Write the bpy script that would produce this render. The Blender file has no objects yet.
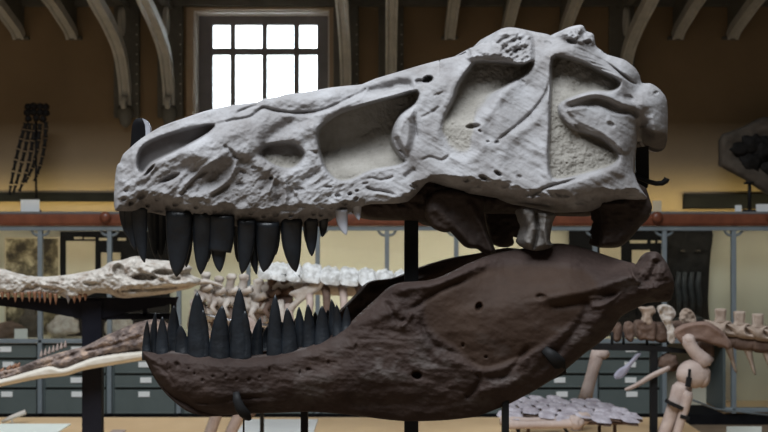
import bpy, bmesh, math, random
import numpy as np
from mathutils import Vector, Matrix
random.seed(7)
S = bpy.context.scene
COL = S.collection

# ------------------------------------------------------------------ camera
F = 1067.0; CX = 384.0; HY = 225.0; CZ = 1.5      # focal length in px, horizon row, eye height
cam = bpy.data.cameras.new('camera'); cam.lens = 36.0*F/768.0; cam.sensor_width = 36.0
cam.shift_y = (HY-216.0)/768.0
cam.dof.use_dof = True; cam.dof.focus_distance = 2.76; cam.dof.aperture_fstop = 6.3
cam.clip_start = 0.05
camo = bpy.data.objects.new('camera', cam); COL.objects.link(camo)
camo.location = (0, 0, CZ); camo.rotation_euler = (math.pi/2, 0, 0)
S.camera = camo
# ------------------------------------------------------------------ world (bright overcast sky beyond the window)
w = bpy.data.worlds.new('sky'); S.world = w; w.use_nodes = True
w.node_tree.nodes['Background'].inputs[0].default_value = (0.86, 0.93, 1.0, 1)
w.node_tree.nodes['Background'].inputs[1].default_value = 9.0
# ------------------------------------------------------------------ daylight from the glazed roof of the hall
def area(name, loc, rot, sx, sy, energy, color, spread=math.pi):
    l = bpy.data.lights.new(name, 'AREA'); l.shape = 'RECTANGLE'; l.size = sx; l.size_y = sy
    l.energy = energy; l.color = color; l.spread = spread
    o = bpy.data.objects.new(name, l); COL.objects.link(o); o.location = loc; o.rotation_euler = rot
    return o
area('roof_skylight', (-1.3, -0.4, 6.85), (0, 0, 0), 4.6, 3.8, 810, (0.88, 0.94, 1.0))
area('roof_skylight', (-0.8, 4.3, 6.85), (0, 0, 0), 5.0, 2.6, 215, (0.88, 0.94, 1.0))
area('vitrine_uplight', (0, 8.19, 1.66), (math.radians(90), 0, 0), 7.4, 0.05, 8.5, (1.0, 0.88, 0.42), math.radians(104))
area('vitrine_tube', (0, 8.12, 1.44), (math.radians(30), 0, 0), 7.4, 0.05, 7, (1.0, 0.92, 0.76))
area('vitrine_tube', (0.1, 8.12, 1.44), (math.radians(30), 0, 0), 1.7, 0.05, 6.5, (1.0, 0.95, 0.84))
# ------------------------------------------------------------------ exposure
S.view_settings.view_transform = 'Standard'; S.view_settings.look = 'None'
S.view_settings.exposure = 0.0; S.view_settings.gamma = 1.0; S.view_settings.use_curve_mapping = False
S.cycles.use_denoising = True
S.cycles.max_bounces = 8

# ================================================================== helpers
def P(px, py, Y):
    return Vector(((px-CX)*Y/F, Y, CZ-(py-HY)*Y/F))

def mat(name, col, rough=0.7, spec=0.3, col2=None, nscale=6.0, bump=0.0, bscale=40.0, metal=0.0, col3=None, contrast=(0.35,0.65), coat=0.0, voronoi=0.0, detail=6.0):
    m = bpy.data.materials.new(name); m.use_nodes = True
    nt = m.node_tree; N = nt.nodes; L = nt.links
    b = N['Principled BSDF']
    b.inputs['Roughness'].default_value = rough; b.inputs['Metallic'].default_value = metal
    b.inputs['Specular IOR Level'].default_value = spec
    b.inputs['Coat Weight'].default_value = coat
    b.inputs['Base Color'].default_value = (*col, 1)
    tc = N.new('ShaderNodeTexCoord')
    if col2:
        n = N.new('ShaderNodeTexNoise'); n.inputs['Scale'].default_value = nscale; n.inputs['Detail'].default_value = detail
        n.inputs['Roughness'].default_value = 0.62
        L.new(tc.outputs['Object'], n.inputs['Vector'])
        r = N.new('ShaderNodeValToRGB'); e = r.color_ramp.elements
        e[0].position = contrast[0]; e[0].color = (*col, 1); e[1].position = contrast[1]; e[1].color = (*col2, 1)
        if col3:
            k = e.new(0.5*(contrast[0]+contrast[1])); k.color = (*col3, 1)
        L.new(n.outputs['Fac'], r.inputs['Fac']); L.new(r.outputs['Color'], b.inputs['Base Color'])
    if bump:
        n2 = N.new('ShaderNodeTexNoise'); n2.inputs['Scale'].default_value = bscale; n2.inputs['Detail'].default_value = 6
        L.new(tc.outputs['Object'], n2.inputs['Vector'])
        bp = N.new('ShaderNodeBump'); bp.inputs['Strength'].default_value = bump; bp.inputs['Distance'].default_value = 0.01
        L.new(n2.outputs['Fac'], bp.inputs['Height']); L.new(bp.outputs['Normal'], b.inputs['Normal'])
    return m

def mask_mat(name, colA, colA2, colB, colB2, attr, rough=0.8, nscale=7.0, bumpA=0.25, bumpB=0.9, colC=None, spec=0.25):
    """bone in two materials: mask 0 -> A (bone), mask 1 -> B (plaster infill)"""
    m = bpy.data.materials.new(name); m.use_nodes = True
    nt = m.node_tree; N = nt.nodes; L = nt.links; b = N['Principled BSDF']
    b.inputs['Roughness'].default_value = rough; b.inputs['Specular IOR Level'].default_value = spec
    tc = N.new('ShaderNodeTexCoord')
    n = N.new('ShaderNodeTexNoise'); n.inputs['Scale'].default_value = nscale; n.inputs['Detail'].default_value = 8; n.inputs['Roughness'].default_value = 0.65
    L.new(tc.outputs['Object'], n.inputs['Vector'])
    def ramp(c1, c2, a=0.34, z=0.66):
        r = N.new('ShaderNodeValToRGB'); e = r.color_ramp.elements
        e[0].position = a; e[0].color = (*c1, 1); e[1].position = z; e[1].color = (*c2, 1)
        L.new(n.outputs['Fac'], r.inputs['Fac']); return r
    rA = ramp(colA, colA2); rB = ramp(colB, colB2)
    at = N.new('ShaderNodeAttribute'); at.attribute_name = attr
    sp = N.new('ShaderNodeSeparateColor'); L.new(at.outputs['Color'], sp.inputs['Color'])
    mx = N.new('ShaderNodeMix'); mx.data_type = 'RGBA'
    L.new(sp.outputs['Red'], mx.inputs[0]); L.new(rA.outputs['Color'], mx.inputs[6]); L.new(rB.outputs['Color'], mx.inputs[7])
    out = mx.outputs[2]
    if colC:
        mx2 = N.new('ShaderNodeMix'); mx2.data_type = 'RGBA'
        L.new(sp.outputs['Green'], mx2.inputs[0]); L.new(out, mx2.inputs[6]); mx2.inputs[7].default_value = (*colC, 1)
        out = mx2.outputs[2]
    L.new(out, b.inputs['Base Color'])
    n2 = N.new('ShaderNodeTexNoise'); n2.inputs['Scale'].default_value = 70; n2.inputs['Detail'].default_value = 5
    L.new(tc.outputs['Object'], n2.inputs['Vector'])
    ms = N.new('ShaderNodeMapRange'); ms.inputs[3].default_value = bumpA; ms.inputs[4].default_value = bumpB
    L.new(sp.outputs['Red'], ms.inputs[0])
    bp = N.new('ShaderNodeBump'); bp.inputs['Distance'].default_value = 0.006
    L.new(ms.outputs[0], bp.inputs['Strength']); L.new(n2.outputs['Fac'], bp.inputs['Height']); L.new(bp.outputs['Normal'], b.inputs['Normal'])
    return m

def tag(o, label=None, cat=None, group=None, kind=None):
    if label: o['label'] = label
    if cat: o['category'] = cat
    if group: o['group'] = group
    if kind: o['kind'] = kind
    return o

def thing(name, loc, label, cat, group=None):
    o = bpy.data.objects.new(name, None); COL.objects.link(o); o.location = loc; o.empty_display_size = 0.05
    return tag(o, label, cat, group)

class MB:
    def __init__(s): s.v = []; s.f = []
    def add(s, vs, fs):
        k = len(s.v); s.v += [tuple(v) for v in vs]; s.f += [tuple(i+k for i in f) for f in fs]; return s
    def box(s, c, d, rz=0, bev=0.0, M=None):
        bm = bmesh.new(); bmesh.ops.create_cube(bm, size=1)
        bmesh.ops.scale(bm, vec=d, verts=bm.verts)
        if bev: bmesh.ops.bevel(bm, geom=bm.edges[:], offset=bev, segments=2, profile=0.7, affect='EDGES')
        R = (M if M else Matrix.Rotation(rz, 3, 'Z'))
        vs = [R @ v.co + Vector(c) for v in bm.verts]; bm.verts.index_update()
        s.add(vs, [[v.index for v in f.verts] for f in bm.faces]); bm.free(); return s
    def tube(s, pts, rad, n=10, flat=1.0, up=(0, 1, 0), cap=True):
        """swept tube; rad scalar/list (across), flat = ratio of the radius along `up`"""
        pts = [Vector(p) for p in pts]; m = len(pts)
        if not hasattr(rad, '__len__'): rad = [rad]*m
        up = Vector(up); k0 = len(s.v)
        for i, p in enumerate(pts):
            t = (pts[min(i+1, m-1)]-pts[max(i-1, 0)]).normalized()
            a = t.cross(up)
            if a.length < 1e-4: a = t.cross(Vector((1, 0, 0)))
            a.normalize(); b = a.cross(t).normalized()
            for j in range(n):
                th = 2*math.pi*j/n
                s.v.append(tuple(p + a*(math.cos(th)*rad[i]) + b*(math.sin(th)*rad[i]*flat)))
        for i in range(m-1):
            for j in range(n):
                s.f.append((k0+i*n+j, k0+i*n+(j+1) % n, k0+(i+1)*n+(j+1) % n, k0+(i+1)*n+j))
        if cap:
            s.f.append(tuple(k0+j for j in range(n))[::-1]); s.f.append(tuple(k0+(m-1)*n+j for j in range(n)))
        return s
    def sweep_rect(s, pts, wx, th, fl=0.0):
        """rectangular section swept in a plane x = const; wx across x, th in the plane; fl = centre flute depth"""
        pts = [Vector(p) for p in pts]; m = len(pts); k0 = len(s.v)
        prof = [(-.5, -.5), (-.5, .5), (-.3, .5), (-.18, .5-fl), (.18, .5-fl), (.3, .5), (.5, .5), (.5, -.5), (.3, -.5), (.18, -.5+fl), (-.18, -.5+fl), (-.3, -.5)]
        n = len(prof)
        for i, p in enumerate(pts):
            t = (pts[min(i+1, m-1)]-pts[max(i-1, 0)]).normalized()
            nn = Vector((0, -t.z, t.y))
            for (u, v) in prof: s.v.append(tuple(p + Vector((u*wx, 0, 0)) + nn*(v*th)))
        for i in range(m-1):
            for j in range(n):
                s.f.append((k0+i*n+j, k0+i*n+(j+1) % n, k0+(i+1)*n+(j+1) % n, k0+(i+1)*n+j))
        s.f.append(tuple(k0+j for j in range(n))); s.f.append(tuple(k0+(m-1)*n+j for j in range(n))[::-1]); return s
    def blob(s, c, r, seed=0, amp=0.15, fr=2.0, sub=3, M=None):
        bm = bmesh.new(); bmesh.ops.create_icosphere(bm, subdivisions=sub, radius=1); bm.verts.index_update()
        co = np.array([v.co[:] for v in bm.verts])
        k = 1+amp*(fbm(co*fr+seed*7.3, 3))
        vs = []
        for q, kk in zip(co, k):
            v = Vector(q*kk); v = Vector((v.x*r[0], v.y*r[1], v.z*r[2]))
            if M: v = M @ v
            vs.append(v+Vector(c))
        s.add(vs, [[v.index for v in f.verts] for f in bm.faces]); bm.free(); return s
    def build(s, name, m, parent=None, smooth=True, loc=None, sharp=None):
        me = bpy.data.meshes.new(name); org = Vector((0, 0, 0))
        if parent is None:
            a = np.array(s.v); org = Vector(((a[:, 0].min()+a[:, 0].max())/2, (a[:, 1].min()+a[:, 1].max())/2, a[:, 2].min()))
            vs = [tuple(Vector(v)-org) for v in s.v]
        else:
            pl = parent.matrix_world.translation if parent.parent is None else parent.parent.location
            pl = rootloc(parent); vs = [tuple(Vector(v)-pl) for v in s.v]
        me.from_pydata(vs, [], s.f); me.validate()
        bm = bmesh.new(); bm.from_mesh(me); bmesh.ops.recalc_face_normals(bm, faces=bm.faces); bm.to_mesh(me); bm.free()
        me.materials.append(m)
        me.polygons.foreach_set('use_smooth', [smooth]*len(me.polygons))
        if smooth and sharp: 
            me.set_sharp_from_angle(angle=math.radians(sharp))
        o = bpy.data.objects.new(name, me); COL.objects.link(o)
        if parent is None: o.location = org
        else: o.parent = parent
        return o
def rootloc(o):
    v = Vector((0, 0, 0))
    while o is not None: v += o.location; o = o.parent
    return v

# ---------------------------------------------------------------- numpy noise
def _h(ix, iy, iz):
    n = (ix.astype(np.int64)*374761393 + iy.astype(np.int64)*668265263 + iz.astype(np.int64)*2147483647+12345) & 0xFFFFFFFF
    n = ((n ^ (n >> 13))*1274126177) & 0xFFFFFFFF
    n = ((n ^ (n >> 16))*2246822519) & 0xFFFFFFFF
    return ((n ^ (n >> 15)) & 0xFFFF)/32767.5-1.0
def vnoise(p):
    i = np.floor(p); f = p-i; f = f*f*f*(f*(f*6-15)+10); i = i.astype(np.int64); r = 0
    for dx in (0, 1):
        for dy in (0, 1):
            for dz in (0, 1):
                wgt = (f[:, 0] if dx else 1-f[:, 0])*(f[:, 1] if dy else 1-f[:, 1])*(f[:, 2] if dz else 1-f[:, 2])
                r = r+wgt*_h(i[:, 0]+dx, i[:, 1]+dy, i[:, 2]+dz)
    return r
def fbm(p, o=4, g=0.5):
    a = 1.0; r = 0; t = 0
    for k in range(o):
        r = r+a*vnoise(p*(2.03**k)+k*17.7); t += a; a *= g
    return r/t*1.6
def ridged(p, o=4):
    a = 1.0; r = 0; t = 0
    for k in range(o):
        r = r+a*(1-np.abs(vnoise(p*(2.1**k)+k*9.1))*2); t += a; a *= 0.5
    return r/t

def n2(X, Y, sx, sy, seed, o=4, rot=0.0, fn=fbm):
    c, s = math.cos(rot), math.sin(rot)
    u = (X*c+Y*s)/sx; v = (-X*s+Y*c)/sy
    return fn(np.stack([u.ravel(), v.ravel(), np.full(u.size, seed*3.17)], 1), o).reshape(X.shape)
# ---------------------------------------------------------------- 2D distance fields
def smooth_poly(pts, n=4, closed=True):
    p = np.array(pts, float); m = len(p); out = []
    for i in range(m if closed else m-1):
        p0, p1, p2, p3 = (p[(i-1) % m], p[i], p[(i+1) % m], p[(i+2) % m]) if closed else (p[max(i-1, 0)], p[i], p[i+1], p[min(i+2, m-1)])
        for k in range(n):
            t = k/n
            out.append(0.5*((2*p1)+(-p0+p2)*t+(2*p0-5*p1+4*p2-p3)*t*t+(-p0+3*p1-3*p2+p3)*t**3))
    if not closed: out.append(p[-1])
    return np.array(out)
def sdf(poly, X, Y, near=False):
    """signed distance, positive inside"""
    best = np.full(X.shape, 1e18); ins = np.zeros(X.shape, bool); m = len(poly)
    NX = np.zeros(X.shape); NY = np.zeros(X.shape)
    for i in range(m):
        ax, ay = poly[i]; bx, by = poly[(i+1) % m]
        dx, dy = bx-ax, by-ay; L2 = dx*dx+dy*dy+1e-12
        t = np.clip(((X-ax)*dx+(Y-ay)*dy)/L2, 0, 1)
        qx, qy = ax+t*dx, ay+t*dy; d = (X-qx)**2+(Y-qy)**2
        k = d < best; best = np.where(k, d, best)
        if near: NX = np.where(k, qx, NX); NY = np.where(k, qy, NY)
        if abs(dy) > 1e-12:
            c = ((ay > Y) != (by > Y)) & (X < dx*(Y-ay)/dy+ax)
            ins ^= c
    d = np.sqrt(best); d = np.where(ins, d, -d)
    return (d, NX, NY) if near else d
def ldist(line, X, Y):
    """distance to a polyline and the parameter 0..1 along it"""
    best = np.full(X.shape, 1e18); T = np.zeros(X.shape); line = np.array(line, float); m = len(line)
    for i in range(m-1):
        ax, ay = line[i]; dx, dy = line[i+1]-line[i]; L2 = dx*dx+dy*dy+1e-12
        t = np.clip(((X-ax)*dx+(Y-ay)*dy)/L2, 0, 1); d = (X-ax-t*dx)**2+(Y-ay-t*dy)**2
        k = d < best; best = np.where(k, d, best); T = np.where(k, (i+t)/(m-1), T)
    return np.sqrt(best), T
def ss(a, b, x):
    t = np.clip((x-a)/(b-a), 0, 1); return t*t*(3-2*t)
def rnd(d, R):
    t = np.clip(d/R, 0, 1); return np.sqrt(np.maximum(0, 1-(1-t)**2))

def relief(name, outline, depth, m, parent, step=1.0, far='mirror', plane=None, rows=3, masks=None, split=False, back=None, bulge=0.0):
    """A solid bone. `depth(X,Y,d,arr)` gives the distance (m) of the near face in front of the bone's own mid plane for
    each point of the outline's grid; the far face is its mirror image in that plane, or lies `back` behind the near face.
    plane = (x0, y0, slope): mid plane y = y0 + slope*(x-x0)."""
    ol = np.array(outline, float)
    x0, y0 = ol.min(0)-step; x1, y1 = ol.max(0)+step
    gx = np.arange(x0, x1+step, step); gy = np.arange(y0, y1+step, step)
    X, Y = np.meshgrid(gx, gy)
    cx = X[:-1, :-1]+step/2; cy = Y[:-1, :-1]+step/2
    keep = sdf(ol, cx, cy) > 0
    ny, nx = X.shape
    use = np.zeros(X.shape, int)
    for a in (0, 1):
        for b in (0, 1): use[a:ny-1+a, b:nx-1+b] += keep
    d, QX, QY = sdf(ol, X, Y, True)
    bd = (use > 0) & (use < 4)
    X = np.where(bd, QX, X); Y = np.where(bd, QY, Y); d = np.where(bd, 0, np.maximum(d, 0))
    idx = -np.ones(X.shape, int); sel = use > 0; n = sel.sum(); idx[sel] = np.arange(n)
    px = X[sel]; py = Y[sel]; dd = d[sel]
    hw, mk = depth(px, py, dd)
    a0, b0, sl = plane
    # ray / mid-plane: y = b0 + sl*(x-a0) - hw, x = (px-CX)/F*y
    yy = (b0-sl*a0-hw)/(1-sl*(px-CX)/F)
    V = np.stack([(px-CX)/F*yy, yy, CZ-(py-HY)/F*yy], 1)
    nn = np.array([-sl, 1.0, 0])/math.sqrt(1+sl*sl)
    if far == 'mirror':
        dist = (V-np.array([a0, b0, 0]))@nn
        W = V-2*dist[:, None]*nn[None]
    else:
        W = V+back(px, py, dd)[:, None]*nn[None]
    fi, fj = np.nonzero(keep)
    q = np.stack([idx[fi, fj], idx[fi, fj+1], idx[fi+1, fj+1], idx[fi+1, fj]], 1)
    faces = [tuple(r) for r in q.tolist()] + [tuple(r[::-1]) for r in (q+n).tolist()]
    # rim
    from collections import Counter
    ec = {}
    for r in q.tolist():
        for k in range(4):
            e = (r[k], r[(k+1) % 4])
            if (e[1], e[0]) in ec: del ec[(e[1], e[0])]
            else: ec[e] = 1
    bv = sorted({v for e in ec for v in e}); ext = []; rid = {}
    for v in bv:
        ids = [v]
        for k in range(1, rows+1):
            t = k/(rows+1); p = V[v]*(1-t)+W[v]*t
            ext.append(p); ids.append(2*n+len(ext)-1)
        ids.append(v+n); rid[v] = ids
    for (a, b) in ec:
        A, B = rid[a], rid[b]
        for k in range(rows+1): faces.append((B[k], A[k], A[k+1], B[k+1]))
    allv = np.concatenate([V, W]+([np.array(ext)] if ext else []))
    pl = np.array(rootloc(parent)[:]) if parent else np.zeros(3)
    me = bpy.data.meshes.new(name); me.from_pydata((allv-pl).tolist(), [], faces)
    me.materials.append(m); me.polygons.foreach_set('use_smooth', [True]*len(me.polygons))
    if mk is not None:
        at = me.color_attributes.new('mask', 'FLOAT_COLOR', 'POINT')
        full = np.zeros((len(allv), 4)); full[:, 3] = 1
        for c in range(mk.shape[1]):
            full[:n, c] = mk[:, c]; full[n:2*n, c] = mk[:, c]
        at.data.foreach_set('color', full.ravel())
    me.validate()
    bm = bmesh.new(); bm.from_mesh(me); bmesh.ops.recalc_face_normals(bm, faces=bm.faces); bm.to_mesh(me); bm.free()
    o = bpy.data.objects.new(name, me); COL.objects.link(o)
    if parent: o.parent = parent
    return o

def bone(name, outline, Y, th, m, parent, R=6.0, step=0.9, amp=0.15, fr=9.0, seed=1, ridge=None, holes=(), flat=1.0):
    """background bone: traced outline, rounded section of half thickness th (m)"""
    ol = smooth_poly(outline, 4)
    def dep(px, py, d):
        h = th*rnd(d, R)**flat + th*amp*n2(px, py, fr, fr, seed)*ss(0, R*0.5, d)
        for (hx, hy, rx, ry, dp) in holes:
            e = np.sqrt(((px-hx)/rx)**2+((py-hy)/ry)**2); h = h-dp*ss(1.25, 0.65, e)
        if ridge:
            for (ln, wd, hh) in ridge:
                dd, _ = ldist(ln, px, py); h = h+hh*np.exp(-(dd/wd)**2)*ss(0, 3, d)
        return np.maximum(h, 0.15*th*ss(0, 1.5, d)), None
    return relief(name, ol, dep, m, parent, step=step, plane=(0, Y, 0.0), rows=1)

# ================================================================== materials
M = {}
M['wall'] = mat('ochre_plaster', (0.24, 0.175, 0.108), 0.85, 0.15, (0.28, 0.205, 0.128), 1.4, 0.12, 60)
M['plainwall'] = mat('hall_plaster', (0.13, 0.115, 0.095), 0.9, 0.1, (0.16, 0.14, 0.115), 1.0)
M['floor'] = mat('parquet', (0.16, 0.115, 0.075), 0.5, 0.35, (0.22, 0.16, 0.105), 9.0, 0.05, 30)
M['ceil'] = mat('grey_paint', (0.20, 0.19, 0.17), 0.8, 0.2, (0.24, 0.22, 0.20), 2.0)
M['bracket'] = mat('weathered_grey_wood', (0.40, 0.40, 0.375), 0.6, 0.3, (0.52, 0.515, 0.485), 8.0, 0.2, 50)
M['bracket_dark'] = mat('dark_grey_wood', (0.12, 0.12, 0.108), 0.7, 0.2, (0.155, 0.153, 0.138), 8.0, 0.2, 50)
M['winframe'] = mat('window_iron', (0.17, 0.165, 0.18), 0.5, 0.4, (0.21, 0.20, 0.215), 6)
M['wintrim'] = mat('window_surround_wood', (0.36, 0.27, 0.19), 0.6, 0.3, (0.42, 0.32, 0.22), 7)
M['reveal'] = mat('white_reveal', (0.72, 0.70, 0.66), 0.7, 0.2, (0.78, 0.76, 0.72), 5)
M['frame'] = mat('grey_blue_steel_paint', (0.17, 0.20, 0.22), 0.45, 0.4, (0.20, 0.235, 0.255), 10)
M['mahogany'] = mat('mahogany', (0.14, 0.042, 0.022), 0.4, 0.4, (0.21, 0.068, 0.034), 12, coat=0.1)
M['blackwood'] = mat('black_painted_board', (0.007, 0.007, 0.008), 0.75, 0.04, (0.011, 0.011, 0.012), 9)
M['greytop'] = mat('grey_cornice', (0.15, 0.15, 0.15), 0.6, 0.3, (0.18, 0.18, 0.18), 8)
M['cream'] = mat('cream_backing', (0.68, 0.635, 0.50), 0.85, 0.1, (0.72, 0.675, 0.53), 2.5)
M['drawer'] = mat('grey_green_enamel', (0.092, 0.114, 0.110), 0.4, 0.45, (0.105, 0.128, 0.124), 6, 0.03, 80)
M['drawerbody'] = mat('grey_green_carcass', (0.075, 0.095, 0.096), 0.5, 0.4, (0.09, 0.11, 0.11), 6)
M['paper'] = mat('white_card', (0.74, 0.75, 0.74), 0.7, 0.2, (0.79, 0.80, 0.78), 8)
M['greencard'] = mat('pale_green_card', (0.82, 0.88, 0.80), 0.7, 0.2, (0.85, 0.90, 0.83), 8)
M['creampaper'] = mat('cream_paper', (0.62, 0.52, 0.36), 0.8, 0.15, (0.68, 0.58, 0.41), 5)
M['steel'] = mat('black_steel', (0.009, 0.009, 0.0095), 0.6, 0.18, (0.014, 0.014, 0.015), 12)
M['navy'] = mat('navy_black_steel', (0.008, 0.0085, 0.014), 0.6, 0.15, (0.012, 0.0125, 0.019), 9)
M['tooth'] = mat('black_tooth_enamel', (0.008, 0.0095, 0.012), 0.36, 0.42, (0.016, 0.020, 0.026), 16, 0.22, 60)
M['palegreytooth'] = mat('pale_grey_tooth', (0.34, 0.35, 0.39), 0.35, 0.5, (0.42, 0.43, 0.48), 20)
M['jaw'] = None
M['platform'] = mat('honey_oak', (0.68, 0.46, 0.25), 0.4, 0.4, (0.76, 0.53, 0.30), 3.0, 0.05, 40)
M['croc'] = mat('pale_fossil_bone', (0.34, 0.28, 0.235), 0.8, 0.2, (0.56, 0.52, 0.47), 22, 0.5, 55, contrast=(0.36, 0.60), col3=(0.46, 0.42, 0.375))
M['crocjaw'] = mat('brown_fossil_bone', (0.12, 0.092, 0.085), 0.8, 0.2, (0.50, 0.36, 0.27), 17, 0.6, 50, contrast=(0.38, 0.68), col3=(0.27, 0.21, 0.185))
M['plasterbase'] = mat('plaster_cradle', (0.62, 0.57, 0.49), 0.75, 0.2, (0.68, 0.63, 0.55), 8)
M['orange'] = mat('orange_tooth', (0.19, 0.085, 0.045), 0.4, 0.4, (0.28, 0.145, 0.085), 40)
M['greytooth'] = mat('grey_tooth', (0.16, 0.14, 0.13), 0.4, 0.4, (0.22, 0.19, 0.18), 40)
M['skel'] = mat('cream_skeleton_bone', (0.34, 0.28, 0.24), 0.75, 0.2, (0.54, 0.49, 0.44), 18, 0.3, 60, contrast=(0.35, 0.6))
M['pink'] = mat('pinkish_skeleton_bone', (0.36, 0.275, 0.24), 0.7, 0.25, (0.50, 0.405, 0.36), 12, 0.2, 60)
M['brownbone'] = mat('brown_skeleton_bone', (0.095, 0.060, 0.046), 0.75, 0.2, (0.17, 0.115, 0.09), 12, 0.3, 60)
M['tailbone'] = mat('tan_tail_bone', (0.30, 0.225, 0.175), 0.75, 0.2, (0.43, 0.345, 0.285), 18, 0.3, 60)
M['iliac'] = mat('brown_pelvis_bone', (0.17, 0.105, 0.08), 0.75, 0.2, (0.27, 0.185, 0.15), 9, 0.2, 50)
M['scute'] = mat('white_armour_plate', (0.40, 0.39, 0.37), 0.75, 0.2, (0.68, 0.68, 0.67), 22, 0.7, 45, contrast=(0.38, 0.58))
M['scute2'] = mat('mauve_armour_plate', (0.28, 0.245, 0.27), 0.75, 0.2, (0.48, 0.445, 0.48), 20, 0.7, 45)
M['greyrib'] = mat('grey_lilac_rib', (0.30, 0.29, 0.36), 0.7, 0.2, (0.38, 0.37, 0.45), 15)
M['black_fossil'] = mat('black_fossil', (0.006, 0.0055, 0.005), 0.7, 0.15, (0.014, 0.012, 0.011), 20, 0.4, 50)
M['slab'] = mat('grey_brown_matrix', (0.055, 0.045, 0.036), 0.85, 0.15, (0.095, 0.078, 0.062), 9, 0.7, 30)
M['grey_fossil'] = mat('charcoal_fossil', (0.018, 0.020, 0.022), 0.6, 0.3, (0.04, 0.044, 0.048), 18, 0.4, 40)
M['pewter'] = mat('bright_steel', (0.5, 0.5, 0.52), 0.3, 0.5, metal=1.0)
M['palewood'] = mat('pale_wood', (0.52, 0.47, 0.42), 0.6, 0.3, (0.58, 0.53, 0.47), 20)
M['engraving'] = mat('sepia_engraving', (0.05, 0.04, 0.027), 0.85, 0.1, (0.60, 0.50, 0.32), 6.0, contrast=(0.42, 0.62), col3=(0.20, 0.16, 0.095))
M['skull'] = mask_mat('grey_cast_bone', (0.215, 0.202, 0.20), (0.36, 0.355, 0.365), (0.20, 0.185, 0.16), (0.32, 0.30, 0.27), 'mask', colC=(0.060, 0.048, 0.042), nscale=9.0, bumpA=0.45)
M['jaw'] = mask_mat('brown_cast_bone', (0.030, 0.0185, 0.0155), (0.056, 0.037, 0.031), (0.034, 0.0185, 0.012), (0.050, 0.029, 0.019), 'mask', rough=0.72, nscale=8.0, bumpA=0.45, bumpB=0.2, colC=(0.125, 0.108, 0.102), spec=0.22)
M['palate'] = mat('dark_palate_bone', (0.030, 0.020, 0.017), 0.7, 0.25, (0.055, 0.040, 0.034), 9, 0.4, 50)
M['column'] = mat('grey_brown_bone', (0.11, 0.10, 0.092), 0.75, 0.2, (0.19, 0.175, 0.162), 14, 0.5, 50)
g = bpy.data.materials.new('clear_glass'); g.use_nodes = True
nt = g.node_tree; nt.nodes.remove(nt.nodes['Principled BSDF'])
tr = nt.nodes.new('ShaderNodeBsdfTransparent'); gl = nt.nodes.new('ShaderNodeBsdfGlossy'); gl.inputs['Roughness'].default_value = 0.03
fr = nt.nodes.new('ShaderNodeFresnel'); fr.inputs['IOR'].default_value = 1.45; mx = nt.nodes.new('ShaderNodeMixShader')
tr.inputs[0].default_value = (0.95, 0.97, 0.96, 1)
nt.links.new(fr.outputs[0], mx.inputs[0]); nt.links.new(tr.outputs[0], mx.inputs[1]); nt.links.new(gl.outputs[0], mx.inputs[2])
nt.links.new(mx.outputs[0], nt.nodes['Material Output'].inputs['Surface']); M['glass'] = g

# ================================================================== the setting
WY = 8.5
def struct(name, mb, m, smooth=False):
    return tag(mb.build(name, m, None, smooth), kind='structure')
struct('floor', MB().box((0, 1.3, -0.05), (12.4, 15.0, 0.1)), M['floor'])
wx0, wx1, wz0, wz1 = -1.514, -0.434, 2.02, 3.208     # window opening
wb = MB()
wb.box(((-6.2+wx0)/2, WY+0.2, 3.5), (wx0+6.2, 0.4, 7.0)); wb.box(((6.2+wx1)/2, WY+0.2, 3.5), (6.2-wx1, 0.4, 7.0))
wb.box(((wx0+wx1)/2, WY+0.2, wz0/2), (wx1-wx0, 0.4, wz0)); wb.box(((wx0+wx1)/2, WY+0.2, (wz1+7)/2), (wx1-wx0, 0.4, 7-wz1))
struct('wall_back', wb, M['wall'])
struct('wall_left', MB().box((-6.1, 1.3, 3.5), (0.2, 15, 7)), M['plainwall'])
struct('wall_right', MB().box((6.1, 1.3, 3.5), (0.2, 15, 7)), M['plainwall'])
struct('wall_front', MB().box((0, -6.1, 3.5), (12.4, 0.2, 7)), M['plainwall'])
struct('ceiling', MB().box((0, 1.3, 7.05), (12.4, 15, 0.1)), M['ceil'])
tb = MB().box((0, 7.75, 3.36), (12.0, 1.5, 0.14)); tb.box((0, 6.94, 3.315), (12, 0.12, 0.63), bev=0.02)
struct('trim_1', tb, M['ceil'])                                     # gallery floor carried by the brackets; unseen edge beam deepened to shade the wall
struct('trim_2', MB().box((0, WY-0.035, 3.262), (12, 0.07, 0.055), bev=0.012), M['bracket_dark'])
# window
wt = MB()
for (xa, xb, za, zb) in ((wx0-0.055, wx0, wz0-0.05, wz1+0.022), (wx1, wx1+0.055, wz0-0.05, wz1+0.022), (wx0, wx1, wz1, wz1+0.022), (wx0, wx1, wz0-0.06, wz0)):
    wt.box(((xa+xb)/2, WY-0.012, (za+zb)/2), (xb-xa, 0.05, zb-za), bev=0.006)
struct('trim_3', wt, M['wintrim'])
rv = MB(); t_ = 0.012
rv.box((wx0+t_/2, WY+0.14, (wz0+wz1)/2), (t_, 0.27, wz1-wz0)); rv.box((wx1-t_/2, WY+0.14, (wz0+wz1)/2), (t_, 0.27, wz1-wz0))
rv.box(((wx0+wx1)/2, WY+0.14, wz1-t_/2), (wx1-wx0-2*t_, 0.27, t_)); rv.box(((wx0+wx1)/2, WY+0.14, wz0+t_/2), (wx1-wx0-2*t_, 0.27, t_))
struct('trim_4', rv, M['reveal'])
YW = WY+0.19
win = tag(bpy.data.objects.new('window_1', None), kind='structure'); COL.objects.link(win); win.location = ((wx0+wx1)/2, YW, wz0)
wf = MB()
def wxp(px): return (px-CX)*YW/F
def wzp(py): return CZ-(py-HY)*YW/F
xs = [(195.5, 213.2), (230.6, 235.6), (262.4, 267.2), (294.0, 299.4), (317.2, 331)]
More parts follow.
